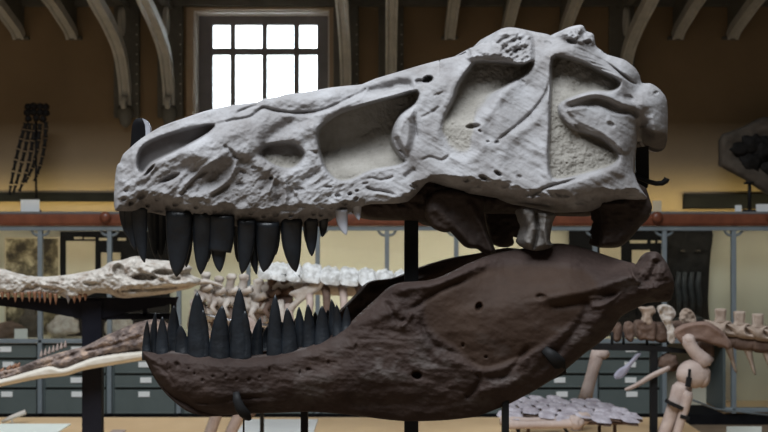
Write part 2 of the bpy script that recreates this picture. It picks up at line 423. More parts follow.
for a, b in xs: wf.box(((wxp(a)+wxp(b))/2, YW, (wz0+wz1)/2), (wxp(b)-wxp(a), 0.06, wz1-wz0), bev=0.006)
for a, b in ((9, 25.4), (48.5, 55.2)): wf.box(((wx0+wx1)/2, YW+0.003, (wzp(a)+wzp(b))/2), (wx1-wx0, 0.055, wzp(a)-wzp(b)), bev=0.006)
wf.box(((wx0+wx1)/2, YW, wz0+0.03), (wx1-wx0, 0.06, 0.06))
wf.build('window_frame', M['winframe'], win, False)
MB().box(((wx0+wx1)/2, YW+0.02, (wz0+wz1)/2), (wx1-wx0, 0.006, wz1-wz0)).build('window_glass', M['glass'], win, False)

# ================================================================== curved brackets under the gallery
def qcurve(pts, n=22):
    return [Vector((0, a, b)) for a, b in smooth_poly(pts, n//(len(pts)-1)+1, closed=False)]
BIG = [(8.425, 2.44), (8.40, 2.60), (8.235, 2.84), (7.92, 2.985), (7.55, 3.09), (7.12, 3.23)]
SMALL = [(8.44, 2.99), (8.36, 3.04), (8.15, 3.10), (7.9, 3.165), (7.4, 3.25)]
def big_bracket(x, label):
    t = thing('gallery_bracket', (x, WY, 2.3), label, 'bracket', 'long brackets under the gallery')
    c = [Vector((x, p.y, p.z)) for p in qcurve(BIG)]
    MB().sweep_rect(c, 0.088, 0.075, 0.22).build('curved_arm', M['bracket'], t, True, sharp=35)
    MB().box((x, WY-0.03, 2.80), (0.20, 0.058, 0.90), bev=0.01).build('wall_post', M['bracket_dark'], t, False)
    pd = MB()      # pendant foot
    pd.tube([(x, WY-0.09, 2.44), (x, WY-0.09, 2.40), (x, WY-0.085, 2.35), (x, WY-0.075, 2.30), (x, WY-0.07, 2.27)], [0.05, 0.065, 0.055, 0.04, 0.012], 12, up=(0, 1, 0))
    pd.build('pendant', M['bracket_dark'], t)
    cu = MB(); q = []
    for k in range(18):
        a = -0.6+k*0.36; r = 0.060*(1-k/24)
        q.append((x, 8.40-0.03+r*math.cos(a)*0.9, 2.45+r*math.sin(a)))
    cu.tube(q, [0.022]*18, 8, up=(1, 0, 0)); cu.build('scroll', M['bracket'], t)
    rg = MB(); q = []
    for k in range(25):
        a = 2*math.pi*k/24; q.append((x, 8.30+0.055*math.cos(a), 3.085+0.10*math.sin(a)))
    rg.tube(q, 0.018, 8, up=(1, 0, 0), cap=False); rg.build('spandrel_ring', M['bracket'], t)
    MB().box((x, 8.2, 3.23), (0.06, 0.5, 0.05)).build('spandrel_rail', M['bracket_dark'], t, False)
    st = MB()
    for k in range(9): st.blob((x+0.085, WY-0.062, 2.46+k*0.078), (0.008, 0.006, 0.008), sub=1, amp=0)
    st.build('stud_row', M['bracket'], t)
def small_bracket(x, label):
    t = thing('gallery_bracket', (x, WY, 2.98), label, 'bracket', 'short brackets under the gallery')
    c = [Vector((x, p.y, p.z)) for p in qcurve(SMALL)]
    MB().sweep_rect(c, 0.085, 0.07, 0.2).build('curved_arm', M['bracket'], t, True, sharp=35)
    poly = [(p.y, p.z+0.01) for p in c]; web = poly+[(7.5, 3.29), (WY, 3.29), (WY, 2.99)]
    n = len(web); v = [(x-0.02, a, b) for a, b in web]+[(x+0.02, a, b) for a, b in web]
    f = [tuple(range(n)), tuple(range(n, 2*n))[::-1]]+[(i, (i+1) % n, n+(i+1) % n, n+i) for i in range(n)]
    MB().add(v, f).build('web', M['bracket_dark'], t, False)
    MB().box((x, WY-0.02, 2.985), (0.13, 0.04, 0.025), bev=0.006).build('foot_ledge', M['bracket_dark'], t, False)
for x, l in ((-2.04, 'long curved grey bracket, second left of the bright window'), (-1.695, 'long curved grey bracket with studded post right beside the window, on its left'),
             (-0.30, 'long grey bracket just right of the bright window'), (0.055, 'long straight-looking grey bracket between window and middle of the wall'),
             (1.885, 'long curved bracket above the high back corner of the big skull')): big_bracket(x, l)
for x, l in ((-2.885, 'short curved bracket in the dark corner at the photo left edge'), (-2.466, 'short curved bracket left of the long brackets, above the hanging hand'),
             (0.52, 'short bracket above the middle of the big skull, highest left of three'), (0.965, 'short bracket above the skull brow, middle of three'),
             (1.42, 'short bracket right behind the knob on top of the big skull'), (2.32, 'short bracket above bare wall right of the big skull'),
             (2.755, 'short curved bracket nearest the photo right edge')): small_bracket(x, l)

# ================================================================== wall vitrine
VY, VB = 8.0, 8.44      # glass front, back panel
XL, XR = -3.72, 3.76
PX = [0.022+0.5195*(k-5) for k in range(-2, 13)]
vit = thing('display_vitrine', (0, 8.2, 0), 'long glazed wall vitrine with grey blue frame and mahogany cornice', 'display cabinet')
XD = 2.555               # right of here the glass case reaches the floor
def z_at(py, Y=VY): return CZ-(py-HY)*Y/F
zg0, zg1 = z_at(341), z_at(228)
MB().box(((XL+XR)/2, VB+0.02, 0.78), (XR-XL, 0.03, 1.50)).build('back_panel', M['cream'], vit, False)
c = MB().box(((XL+XR)/2, 8.20, 1.545), (XR-XL, 0.5, 0.075), bev=0.012); c.box(((XL+XR)/2, 8.19, 1.505), (XR-XL, 0.46, 0.02), bev=0.004)
c.build('cornice', M['mahogany'], vit, True, sharp=30)
MB().box(((XL+XR)/2, 8.20, 1.592), (XR-XL, 0.46, 0.018), bev=0.004).build('cornice_top', M['greytop'], vit, False)
for x in PX:
    p = MB().box((x, VY, (zg1+0.06)/2+0.03), (0.034, 0.04, zg1-0.06), bev=0.006)
    for s in (-1, 1):      # little curved corner brackets under the head rail
        q = [(x+s*(0.017+0.05*math.sin(a)), VY, zg1-0.055+0.05*(1-math.cos(a))+0.0) for a in np.linspace(0, math.pi/2, 6)]
        p.tube(q, 0.010, 6, up=(0, 1, 0))
    p.build('post', M['frame'], vit, True, sharp=35)
for x in (-2.073, 2.03, 2.885): MB().blob((x, VY-0.07, 1.558), (0.042, 0.03, 0.042), amp=0.02, sub=3).build('knob', M['mahogany'], vit)
r = MB().box(((XL+XR)/2, VY, zg1-0.002), (XR-XL, 0.05, 0.036), bev=0.006); r.build('head_rail', M['frame'], vit, False)
MB().box(((XL+XD)/2, VY+0.005, zg0+0.0), (XD-XL, 0.05, 0.03), bev=0.005).build('bottom_rail', M['frame'], vit, False)
MB().box(((XD+XR)/2, VY+0.005, 0.115), (XR-XD, 0.05, 0.03), bev=0.005).build('bottom_rail', M['frame'], vit, False)
MB().box(((XL+XD)/2, 8.22, zg0-0.012), (XD-XL, 0.40, 0.02)).build('shelf', M['cream'], vit, False)
MB().box(((XD+XR)/2, 8.24, 0.095), (XR-XD, 0.42, 0.03)).build('shelf', M['platform'], vit, False)
MB().box(((XL+XR)/2, 8.22, 0.04), (XR-XL, 0.42, 0.078)).build('plinth', M['blackwood'], vit, False)
MB().box((XD, 8.22, 0.36), (0.02, 0.42, 0.52)).build('partition', M['drawerbody'], vit, False)
for a, b in zip(PX[:-1], PX[1:]):
    z0 = 0.13 if (a+b)/2 > XD else zg0+0.02
    MB().box(((a+b)/2, VY+0.004, (z0+zg1-0.02)/2), (b-a-0.036, 0.005, zg1-0.02-z0)).build('glass_pane', M['glass'], vit, False)
MB().box((0, 8.115, 1.475), (7.4, 0.05, 0.028)).build('lamp_housing', M['greytop'], vit, False)

# drawer units under the glass
UN = ['at the photo left edge, below the pale crocodile jaw tip', 'second from the photo left edge, left of the thick black post', 'just right of the thick black post, left of the dark jaw',
      'hidden mostly behind the chin of the dark jaw', 'behind the front half of the dark jaw', 'behind the dark jaw below its middle teeth', 'behind the middle of the dark jaw', 'behind the deep rear of the dark jaw',
      'left of the standing pink limb bone, above the armour plates', 'between the pink limb bone and the slim black post', 'behind the pink knee, last before the tall glass bay']
for k in range(-1, 11):
    xa, xb = PX[k+2]+0.006, PX[k+3]-0.006
    if xb > XD+0.05: continue
    if k == -1: lab = 'grey green drawer unit cut by the photo left edge'; 
    else: lab = 'grey green drawer unit '+UN[min(k, 10)]
    xb = min(xb, XD-0.012)
    t = thing('drawer_unit', ((xa+xb)/2, 8.2, 0.08), lab, 'drawer cabinet', 'drawer units under the vitrine')
    cm = (xa+xb)/2; wd = xb-xa
    bd = MB().box((cm, 8.235, 0.352), (wd, 0.40, 0.54)); bd.box((xa+0.012, 8.03, 0.352), (0.024, 0.03, 0.54), bev=0.004); bd.box((xb-0.012, 8.03, 0.352), (0.024, 0.03, 0.54), bev=0.004)
    bd.build('carcass', M['drawerbody'], t, False)
    rowsz = [(389.5, 414.5), (375.3, 388.2), (359.8, 374), (344.5, 358.5)]
    for (ya, yb) in rowsz:
        za, zb = z_at(yb), z_at(ya)
        d = MB().box((cm, 8.022, (za+zb)/2), (wd-0.056, 0.03, zb-za-0.008), bev=0.004); d.box((cm, 8.004, za+0.012), (wd-0.062, 0.012, 0.010), bev=0.003)
        do = d.build('drawer', M['drawer'], t, False)
        MB().box((cm+random.uniform(-.005, .03), 8.003, zb-0.036), (0.085, 0.006, 0.040), bev=0.001).build('label_card', M['paper'], do, False)

# things in the vitrine --------------------------------------------------------------
def flat_panel(name, x0, y0, x1, y1, Y, m, label, cat, th=0.012, frame=None, fw=0.012, rest=None):
    a, b = P(x0, y0, Y), P(x1, y1, Y)
    z0 = b.z if rest is None else rest
    if frame is None:
        o = MB().box(((a.x+b.x)/2, Y, (a.z+z0)/2), (b.x-a.x, th, a.z-z0), bev=0.002).build(name, m, None, False); return tag(o, label, cat)
    t = thing(name, ((a.x+b.x)/2, Y, z0), label, cat)
    MB().box(((a.x+b.x)/2, Y, (a.z+z0)/2), (b.x-a.x-2*fw, th*0.6, a.z-z0-2*fw)).build('print', m, t, False)
    f = MB(); zc = (a.z+z0)/2
    for s in (-1, 1):
        f.box(((a.x+b.x)/2+s*((b.x-a.x)/2-fw/2), Y-0.002, zc), (fw, th, a.z-z0), bev=0.002)
        f.box(((a.x+b.x)/2, Y-0.002, zc+s*((a.z-z0)/2-fw/2)), (b.x-a.x-2*fw, th, fw), bev=0.002)
    f.build('frame', frame, t, False); return t
sh = zg0-0.002
flat_panel('engraving', 4.5, 237, 60, 300, 8.36, M['engraving'], 'large sepia engraving standing in the vitrine above the pale crocodile snout', 'picture', frame=M['creampaper'], rest=sh+0.0)
def board(px0, px1, py0, label, sheets, titles):
    a, b = P(px0, py0, 8.38), P(px1, py0, 8.38)
    t = thing('display_board', ((a.x+b.x)/2, 8.38, sh), label, 'display board')
    MB().box(((a.x+b.x)/2, 8.38, (a.z+sh)/2), (b.x-a.x, 0.02, a.z-sh), bev=0.003).build('panel', M['blackwood'], t, False)
    for (x0, y0, x1, y1) in sheets:
        p, q = P(x0, y0, 8.36), P(x1, y1, 8.36); MB().box(((p.x+q.x)/2, 8.364, (p.z+q.z)/2), (q.x-p.x, 0.008, p.z-q.z), bev=0.001).build('sheet', M['creampaper'], t, False)
    for (x0, y0, x1, y1) in titles:
        p, q = P(x0, y0, 8.36), P(x1, y1, 8.36); MB().box(((p.x+q.x)/2, 8.364, (p.z+q.z)/2), (q.x-p.x, 0.008, p.z-q.z)).build('title_strip', M['creampaper'], t, False)
board(60.5, 170, 231.5, 'black display board with cream sheets behind the pale crocodile skull', [(66, 241, 95, 292), (101, 252.5, 120.5, 275)], [(74, 237, 82, 239), (84, 237.4, 95, 239), (99, 238, 112, 240.5), (118, 238, 126, 240.5)])
board(569, 662, 229, 'black display board with cream sheets behind the rear of the dark jaw', [(600, 246, 621, 266), (632, 250, 650, 264)], [(630, 240.2, 647, 243.2), (651, 240.5, 655, 243), (658, 240.5, 662, 243)])
# dark skeletal plate in the right-hand bay
t = thing('dark_fossil_slab', P(689, 320, 8.3), 'tall near-black fossil slab in the vitrine above the pelvis bones', 'fossil')
bone('slab', [(666, 229), (690, 228), (712, 229), (710, 260), (708, 300), (707, 338), (670, 338), (664, 300), (666, 260)], 8.34, 0.04, M['black_fossil'], t, R=5, step=1.6, amp=0.25)
for k, xx in enumerate((679, 685, 692, 699)):
    MB().tube([P(xx, 272, 8.29), P(xx-1.5, 285, 8.275), P(xx+0.5, 300, 8.28), P(xx, 316, 8.29)], [0.018, 0.024, 0.022, 0.014], 8).build('fossil_rib', M['grey_fossil'], t)
MB().blob(P(691, 322, 8.27), (0.12, 0.05, 0.05), 4, 0.3).build('fossil_mass', M['grey_fossil'], t)
for xx in (683, 698.5): MB().blob(P(xx, 251, 8.285), (0.018, 0.012, 0.010), 3, 0.1).build('fossil_boss', M['slab'], t)
# bones and cards on the shelf
def lump(px, py, w_, h_, Y, m, label, seed, name='fossil_bone'):
    hz = h_*Y/F/2; p = P(px, py, Y); o = MB().blob((p.x, Y, sh+hz*0.96), (w_*Y/F/2, 0.06, hz), seed, 0.45, 1.6).build(name, m, None); return tag(o, label, 'fossil')
lump(9, 333, 30, 16, 8.22, M['brownbone'], 'brown fossil bone on the vitrine shelf at the photo left edge', 3)
lump(30, 325, 18, 28, 8.30, M['slab'], 'dark upright fossil bone on the vitrine shelf under the crocodile teeth', 5)
lump(62, 330, 28, 22, 8.22, M['skel'], 'pale lumpy fossil on the vitrine shelf just left of the thick black post', 8)
lump(120, 328, 26, 22, 8.25, M['skel'], 'pale fossil on the vitrine shelf just right of the thick black post', 11)
lump(205, 328, 30, 26, 8.30, M['pink'], 'pinkish fossil on the vitrine shelf behind the tall lower teeth', 14)
def card(px0, py0, px1, py1, Y, rest, label, m=None, tilt=0.0, name='label_card'):
    a, b = P(px0, py0, Y), P(px1, py1, Y); h = a.z-b.z
    Mx = Matrix.Rotation(-tilt, 3, 'X')
    o = MB().box(((a.x+b.x)/2, Y, (rest+h/2*math.cos(tilt))), (b.x-a.x, 0.006, h), M=Mx).build(name, m or M['paper'], None, False); return tag(o, label, 'label')
card(14.5, 329, 27.5, 340, 8.10, sh, 'small white label standing on the vitrine shelf by the photo left edge')

# top of the vitrine ----------------------------------------------------------------
zt = 1.601
o = tag(MB().box((-1.0, 8.475, 1.722), (5.4, 0.045, 0.072), bev=0.004).build('wall_rail', M['blackwood'], None, False), 'long black rail on the ochre wall above the left of the vitrine', 'rail')
o = tag(MB().box((2.75, 8.465, 1.690), (0.75, 0.05, 0.115), bev=0.004).build('wall_rail', M['blackwood'], None, False), 'short black rail on the ochre wall below the stone slab', 'rail')
card(20.8, 197.5, 39.5, 209.5, 8.06, zt, 'white label standing on the vitrine under the dark hand skeleton')
card(652.5, 201, 661.5, 212, 8.06, zt, 'small beige label on the vitrine beside the back of the big skull', M['creampaper'])
card(735, 206.5, 741.5, 213, 8.06, zt, 'tiny white label on the vitrine left of the slab stand')
card(756, 206.5, 775, 214, 8.06, zt, 'white label on the vitrine cut by the photo right edge')
# hand / flipper skeleton
HYD = 8.08
hd = thing('flipper_skeleton', P(32, 105, HYD), 'black five-fingered flipper skeleton standing against the dark wall', 'skeleton')
wr = MB()
for i, (a, b) in enumerate(((28, 107), (34, 106), (40, 106.5), (46, 107), (27, 113), (33.5, 112), (40, 112.5), (46, 113), (28, 119), (36, 118), (43, 119))):
    wr.blob(P(a, b, HYD), (0.028, 0.022, 0.027), i, 0.2, sub=2)
wr.build('carpus', M['black_fossil'], hd)
for fi, ln in enumerate(([(26, 123), (20, 143), (14, 168), (9, 196)], [(30, 123), (26, 145), (20, 170), (13, 194)], [(35, 124), (32, 145), (27, 170), (19, 192)], [(40, 124), (38, 144), (33, 166), (25, 183)], [(46, 122), (45, 142), (41, 163), (34, 182)])):
    c = smooth_poly(ln, 4, closed=False); fg = MB(); nseg = 7
    for k in range(nseg):
        i0 = k*(len(c)-1)/nseg; i1 = (k+0.86)*(len(c)-1)/nseg
        def at(u): j = min(int(u), len(c)-2); return c[j]+(c[j+1]-c[j])*(u-j)
        a, b = at(i0), at(i1); rr = 0.022-0.0012*k
        fg.tube([P(*a, HYD), P(*(a*.7+b*.3), HYD), P(*(a*.3+b*.7), HYD), P(*b, HYD)], [rr, rr*0.66, rr*0.66, rr], 8)
    fg.build('finger', M['black_fossil'], hd)
a = P(36, 170, HYD+0.03); MB().tube([(a.x, HYD+0.03, zt), (a.x, HYD+0.03, P(0, 120, HYD).z)], 0.009, 8).build('support_rod', M['steel'], hd)
MB().tube([(a.x, HYD+0.03, zt), (a.x, HYD+0.03, zt+0.012)], 0.04, 14).build('base', M['steel'], hd)
# stone slab on the right
sl = thing('fossil_stone_slab', P(749, 212, 8.1), 'angular grey stone slab holding a dark fossil, on a thin stand over the right bays', 'fossil')
ol = [(719.5, 140), (722, 134), (742, 127), (757, 119), (763, 117), (790, 118), (812, 150), (800, 196), (768, 195), (745, 180), (719.5, 166)]
def dep(px, py, d):
    return 0.05*rnd(d, 6)+0.012*n2(px, py, 12, 12, 4)*ss(0, 4, d)-0.035*ss(10, 20, d), None
relief('stone_matrix', ol, dep, M['slab'], sl, step=1.6, plane=(0, 8.11, 0), rows=1)
fb = MB()
for i, (a, b, r_) in enumerate(((738, 150, .07), (752, 143, .10), (765, 150, .11), (752, 162, .09), (772, 168, .09))): fb.blob(P(a, b, 8.085), (r_, 0.03, r_*0.8), i, 0.35, 2.2)
fb.build('dark_fossil', M['black_fossil'], sl)
a = P(749.5, 183, 8.08); s_ = MB().tube([(a.x, 8.08, zt), (a.x, 8.08, a.z)], 0.013, 8); s_.box((a.x-0.005, 8.085, a.z), (0.05, 0.07, 0.016)); s_.tube([(a.x, 8.08, zt), (a.x, 8.08, zt+0.015)], 0.05, 14)
s_.build('stand', M['steel'], sl)

# ================================================================== platform with the skeletons
PZ = 0.24
pf = MB().box((-1.635, 5.75, PZ/2), (7.13, 2.5, PZ), bev=0.006); o = pf.build('display_platform', M['platform'], None, False)
tag(o, 'long low honey oak platform carrying the skeletons in front of the drawers', 'platform')
def flat_card(px0, px1, py0, py1, label, m, lift=0.0):
    """card lying on the platform, slightly propped"""
    h = CZ-PZ-0.006
    ya, yb = h*F/(py0-HY), h*F/(py1-HY)
    x0, x1 = (px0-CX)*ya/F, (px1-CX)*ya/F
    o = MB().box(((x0+x1)/2, (ya+yb)/2, PZ+0.0045), (x1-x0, ya-yb, 0.008)).build('label_card', m, None, False); return tag(o, label, 'label')
flat_card(1, 71, 424, 438, 'large greenish white label lying on the platform left of the thick black post', M['greencard'])
flat_card(246, 318, 419.5, 438, 'large white label lying on the platform under the dark jaw', M['paper'])
o = flat_card(113, 126, 430, 434, 'tiny pinkish card on the platform right of the thick black post', M['pink'])
# a separate small stand for the right label in front of the tall bay
rl = P(744, 428, 6.4)
t = thing('label_stand', (rl.x, 6.4, 0), 'pale green label on a low stand in front of the tall glass bay', 'label')
MB().box((rl.x, 6.4, P(0, 426.5, 6.4).z-0.06), (0.21, 0.008, 0.12)).build('card', M['greencard'], t, False)
MB().tube([(rl.x, 6.42, 0), (rl.x, 6.42, 0.2)], 0.012, 8).box((rl.x, 6.42, 0.008), (0.2, 0.14, 0.016)).build('stand', M['steel'], t, False)
st = MB().tube([P(2, 422, 6.75), P(11, 417.5, 6.75), P(25.5, 412, 6.75)], [0.010, 0.014, 0.016], 8); st.tube([P(11, 417.5, 6.75), (P(13, 418, 6.75).x, 6.75, PZ)], 0.006, 6)
tag(st.build('bone_splint', M['palewood'], None), 'thin pale bone stick propped on the platform at the photo left edge', 'bone')

# ---------------------------------------------------------------- crocodile skull, jaw and stand
CY = 5.2
cs = thing('crocodile_stand', (P(93, 0, CY).x, CY+0.05, PZ), 'thick black steel post with arms carrying the pale crocodile skull', 'stand')
a = P(83.2, 300, CY+0.05); b = P(102.8, 300, CY+0.05)
MB().box(((a.x+b.x)/2, CY+0.05, (PZ+a.z+0.0)/2), (b.x-a.x, 0.05, a.z-PZ), bev=0.004).build('post', M['navy'], cs, False)
MB().box(((a.x+b.x)/2, CY+0.05, PZ+0.01), (0.34, 0.34, 0.02), bev=0.003).build('base_plate', M['navy'], cs, False)
def plate(name, pts, Y, th, m, parent):
    v = [P(x, y, Y) for x, y in pts]; n = len(v)
    vv = [(p.x, Y-th/2, p.z) for p in v]+[(p.x, Y+th/2, p.z) for p in v]
    return MB().add(vv, [tuple(range(n)), tuple(range(n, 2*n))[::-1]]+[(i, (i+1) % n, n+(i+1) % n, n+i) for i in range(n)]).build(name, m, parent, False)
plate('arm', [(-60, 296), (-60, 303), (0, 305.5), (30, 309), (60, 314.5), (83, 318.5), (103, 318), (130, 312), (176, 303.5), (178, 297), (120, 297.5), (60, 298)], CY+0.05, 0.03, M['navy'], cs)
plate('arm', [(103, 313.5), (173, 313), (173, 318.5), (103, 319.5)], CY+0.06, 0.03, M['navy'], cs)
plate('strut', [(143.5, 303), (147.5, 303), (147.5, 316), (143.5, 316)], CY+0.06, 0.03, M['navy'], cs)
plate('strut', [(171.5, 298), (176, 298), (176, 319), (171.5, 319)], CY+0.06, 0.03, M['navy'], cs)
cr = thing('crocodile_skull', P(90, 298, CY), 'long pale crocodile skull with a row of small orange teeth', 'skull')
ol = [(-74, 288), (-70, 279), (-50, 273), (-20, 268), (0, 269.5), (10, 273), (25, 276.2), (44, 277), (68, 274.7), (88, 271), (101, 268), (110, 262), (123, 259.7), (134, 256.3), (142, 259.5), (166, 261), (179, 262.5), (187, 269), (185, 275), (194, 279.5), (196, 284),
      (190, 288.5), (178, 291), (166, 294), (135, 297.5), (120, 298), (109, 294), (95, 293), (85, 296.5), (68, 298.3), (57, 294.5), (34, 293), (17, 295.2), (0, 294), (-40, 295), (-68, 294)]
ols = smooth_poly(ol, 3)
def dep(px, py, d):
    W = np.interp(px, [-74, -30, 60, 110, 150, 196], [0.05, 0.075, 0.08, 0.13, 0.17, 0.15])
    h = 0.02+(W-0.02)*rnd(d, 11)+0.013*n2(px, py, 9, 5, 5, 4)*ss(0, 2, d)+0.009*n2(px, py, 3, 2.4, 8, 3)
    for (hx, hy, rx, ry, dp) in ((118, 270, 5.5, 6.5, 0.07), (145, 277, 13, 3.6, 0.06), (163, 272.5, 11, 3.0, 0.05), (92, 284, 8, 2, .02), (175, 279, 5, 2.5, .02)):
        e = np.sqrt(((px-hx)/rx)**2+((py-hy)/ry)**2); h = h-dp*ss(1.2, 0.7, e)
    dd, _ = ldist([(122, 285), (150, 283), (185, 284)], px, py); h = h+0.02*np.exp(-(dd/3)**2)
    dd, _ = ldist([(118, 291), (150, 289.5), (176, 287.5)], px, py); h = h-0.03*np.exp(-(dd/1.3)**2)
    dd, _ = ldist([(140, 268), (158, 276), (170, 281)], px, py); h = h+0.03*np.exp(-(dd/2.5)**2)
    dd, _ = ldist([(26, 289), (42, 287.5), (55, 290.5)], px, py); h = h-0.022*np.exp(-(dd/2.2)**2)
    return np.maximum(h, 0.012), None
relief('cranium', ols, dep, M['croc'], cr, step=0.9, plane=(0, CY, 0), rows=2)
def cone(name, base, tip, rb, m, parent, bow=0.1):
    b, t_ = Vector(base), Vector(tip); n = 6; pts = []; rad = []
    side = Vector((1, 0, 0))
    for k in range(n+1):
        u = k/n; pts.append(b.lerp(t_, u)+side*(bow*rb*math.sin(u*math.pi))); rad.append(max(rb*(1-u**1.7), 0.0006))
    return MB().tube(pts, rad, 8).build(name, m, parent)
ct = [(2, 294, 300.5), (8, 294.5, 301.5), (15, 295, 304), (22, 294.5, 303), (29, 293.5, 303.5), (34.5, 293.5, 303), (39.5, 293.5, 304), (44.5, 294, 304.5), (50, 295, 306), (55.5, 296, 306), (-5, 294, 301), (-13, 294, 302), (-22, 294, 302)]
for (x, y, yt) in ct: cone('tooth', P(x, y-2, CY-0.055), P(x+.3, yt-1.2, CY-0.06), 0.0105, M['orange'], cr)
for (x, y, yt) in ((68, 297, 304), (74, 297, 303.5), (79.5, 296, 302.5), (85, 295, 301)): cone('tooth', P(x, y-2, CY-0.06), P(x+.3, yt, CY-0.065), 0.011, M['greytooth'] if x == 68 else M['orange'], cr)
jw = thing('crocodile_jaw', P(70, 375, CY), 'mottled brown crocodile lower jaw on a cream plaster cradle', 'jaw')
ol = [(-60, 392), (-60, 384), (-20, 375), (0, 371), (16, 368), (39, 359), (64, 351.5), (84, 346.5), (104, 336.5), (125, 327), (146, 320.5), (160, 321), (172, 330), (170, 343), (150, 350.5), (144, 351), (120, 353), (94, 358), (62, 369.5), (49, 366.5), (0, 380)]
ola = smooth_poly(ol, 3)
def dep(px, py, d):
    h = 0.015+0.06*rnd(d, 12)+0.012*n2(px, py, 12, 3.2, 3, 4, rot=-0.38)*ss(0, 2, d)+0.006*n2(px, py, 3, 2, 6, 3)
    dd, _ = ldist([(0, 376), (50, 362), (90, 350), (140, 338)], px, py); h = h-0.018*np.exp(-(dd/2)**2)
    return np.maximum(h, 0.01), None
relief('jaw_bone', ola, dep, M['crocjaw'], jw, step=0.9, plane=(0, CY-0.05, 0), rows=1)
ol = [(-60, 388), (0, 378.5), (28, 371), (49, 365.5), (62, 367.5), (78, 362), (94, 356.5), (120, 352.5), (144, 350), (165, 347), (165, 357), (143, 360.5), (115, 365), (84, 370.5), (66, 376), (39, 379), (0, 387), (-60, 398)]
bone('plaster_cradle', ol, CY-0.05, 0.085, M['plasterbase'], jw, R=4, amp=0.03)
for k in range(7):
    x = 41+k*4.0; y = 357-k*1.6; cone('tooth', P(x, y, CY+0.02), P(x+0.5, y-7.5, CY+0.02), 0.009, M['pink'], jw)
for (x, y) in ((1, 372), (8, 369.5), (13, 368), (17, 367)): cone('tooth', P(x, y, CY-0.06), P(x+3, y-5, CY-0.06), 0.012, M['orange'], jw)
# short bracket that carries the jaw on the post
MB().box((P(93, 0, CY).x, CY, P(0, 362, CY).z), (0.10, 0.10, 0.03)).build('jaw_bracket', M['navy'], cs, False)

# ---------------------------------------------------------------- the long armoured skeleton behind the skull
KY = 6.0
sk = thing('armoured_skeleton', P(480, 350, KY), 'long mounted skeleton of pale bones with white back armour behind the dark jaw', 'skeleton')
# neck vertebrae
def vertebra(cx_, cy_, s, m, seed):
    v = MB(); c = P(cx_, cy_, KY); k = s*KY/F
    v.tube([c+Vector((-8*k, 0, 0)), c+Vector((-5*k, 0, 0)), c+Vector((5*k, 0, 0)), c+Vector((8*k, 0, 0))], [7*k, 5.4*k, 5.4*k, 7*k], 12)
    v.tube([c+Vector((0, 0, 3*k)), c+Vector((0.5*k, 0, 10*k)), c+Vector((1.5*k, 0, 16*k)), c+Vector((2*k, 0, 19*k))], [5.5*k, 3.6*k, 3.4*k, 4.6*k], 10, flat=0.7)
    v.blob(c+Vector((2*k, 0, 19*k)), (4.6*k, 3.6*k, 3.2*k), seed, 0.2, sub=2)
    for sy in (-1, 1):
        v.tube([c+Vector((0, sy*2*k, 6*k)), c+Vector((6*k, sy*8*k, 8*k)), c+Vector((9*k, sy*9*k, 10*k))], [3.4*k, 2.6*k, 3.0*k], 8)
        v.tube([c+Vector((0, sy*4*k, 0)), c+Vector((-3*k, sy*9*k, -6*k)), c+Vector((2*k, sy*10*k, -13*k))], [3*k, 2.4*k, 1.6*k], 8)
    return v.build('vertebra', m, sk)
for i, (x, y, s, m_) in enumerate(((204, 296, 1.1, 'skel'), (217, 300, 1.1, 'skel'), (229, 300, 1.2, 'skel'), (242, 300, 1.2, 'skel'), (256, 306, 1.25, 'skel'), (270, 302, 1.25, 'brownbone'), (283, 300, 1.2, 'brownbone'))): vertebra(x, y, s, M[m_], i)
bone('neck_rib', [(188, 282), (205, 279), (221, 284), (222, 287), (206, 284), (190, 287)], KY-0.05, 0.02, M['skel'], sk, R=2.5)
rg_ = random.Random(3)
for i in range(14):      # ribs and small bones hanging below the neck
    x = 194+i*7.2; y0_ = 303+rg_.uniform(-3, 4); k_ = ('skel', 'pink', 'brownbone', 'skel')[i % 4]; d_ = rg_.choice((-.09, .02, .1))
    MB().tube([P(x, y0_, KY+d_), P(x+rg_.uniform(0, 3), y0_+9, KY+d_*1.5), P(x+rg_.uniform(2, 7), y0_+22, KY+d_*1.5), P(x+rg_.uniform(4, 12), y0_+rg_.uniform(30, 42), KY+d_)], [0.026, 0.021, 0.017, 0.010], 8).build('neck_rib', M[k_], sk)
for i in range(7): MB().blob(P(197+i*14, 309+(i % 3)*4, KY+0.03), (0.04, 0.035, 0.05), i+20, 0.5).build('neck_bone', M['skel' if i % 2 else 'pink'], sk)
bone('scapula', [(325, 281), (320, 279.5), (304, 286.5), (289, 293), (295, 299), (287, 307), (275, 318), (270, 335), (278, 340), (284, 322), (292, 314), (298, 305.5), (309, 297), (321, 288.5)], KY-0.12, 0.016, M['skel'], sk, R=4, amp=0.1)
bone('coracoid', [(233, 322), (243, 316), (256, 320), (262, 334), (258, 348), (244, 350), (236, 340)], KY-0.06, 0.03, M['pink'], sk, R=6)
# dorsal vertebra roof + ribs
for i in range(9):
    x = 306+i*17
    rb = MB(); rb.tube([P(x, 285.5, KY), P(x+3, 290, KY-0.09), P(x+4, 302, KY-0.16), P(x+3, 322, KY-0.18), P(x, 345, KY-0.10)], [0.022, 0.024, 0.021, 0.017, 0.012], 8)
    rb.build('rib', M['brownbone' if i % 2 else 'pink'], sk)
    rb = MB(); rb.tube([P(x, 285.5, KY), P(x+3, 290, KY+0.09), P(x+4, 302, KY+0.16), P(x+3, 322, KY+0.18), P(x, 345, KY+0.10)], [0.022, 0.024, 0.021, 0.017, 0.012], 8)
    rb.build('rib', M['skel'], sk)
sp = MB(); sp.tube([P(262, 288, KY+.02), P(320, 286, KY+.02), P(400, 289, KY+.02), P(520, 300, KY+.02), P(600, 322, KY+.02)], [0.035, 0.05, 0.055, 0.055, 0.045], 10); sp.build('backbone', M['skel'], sk)
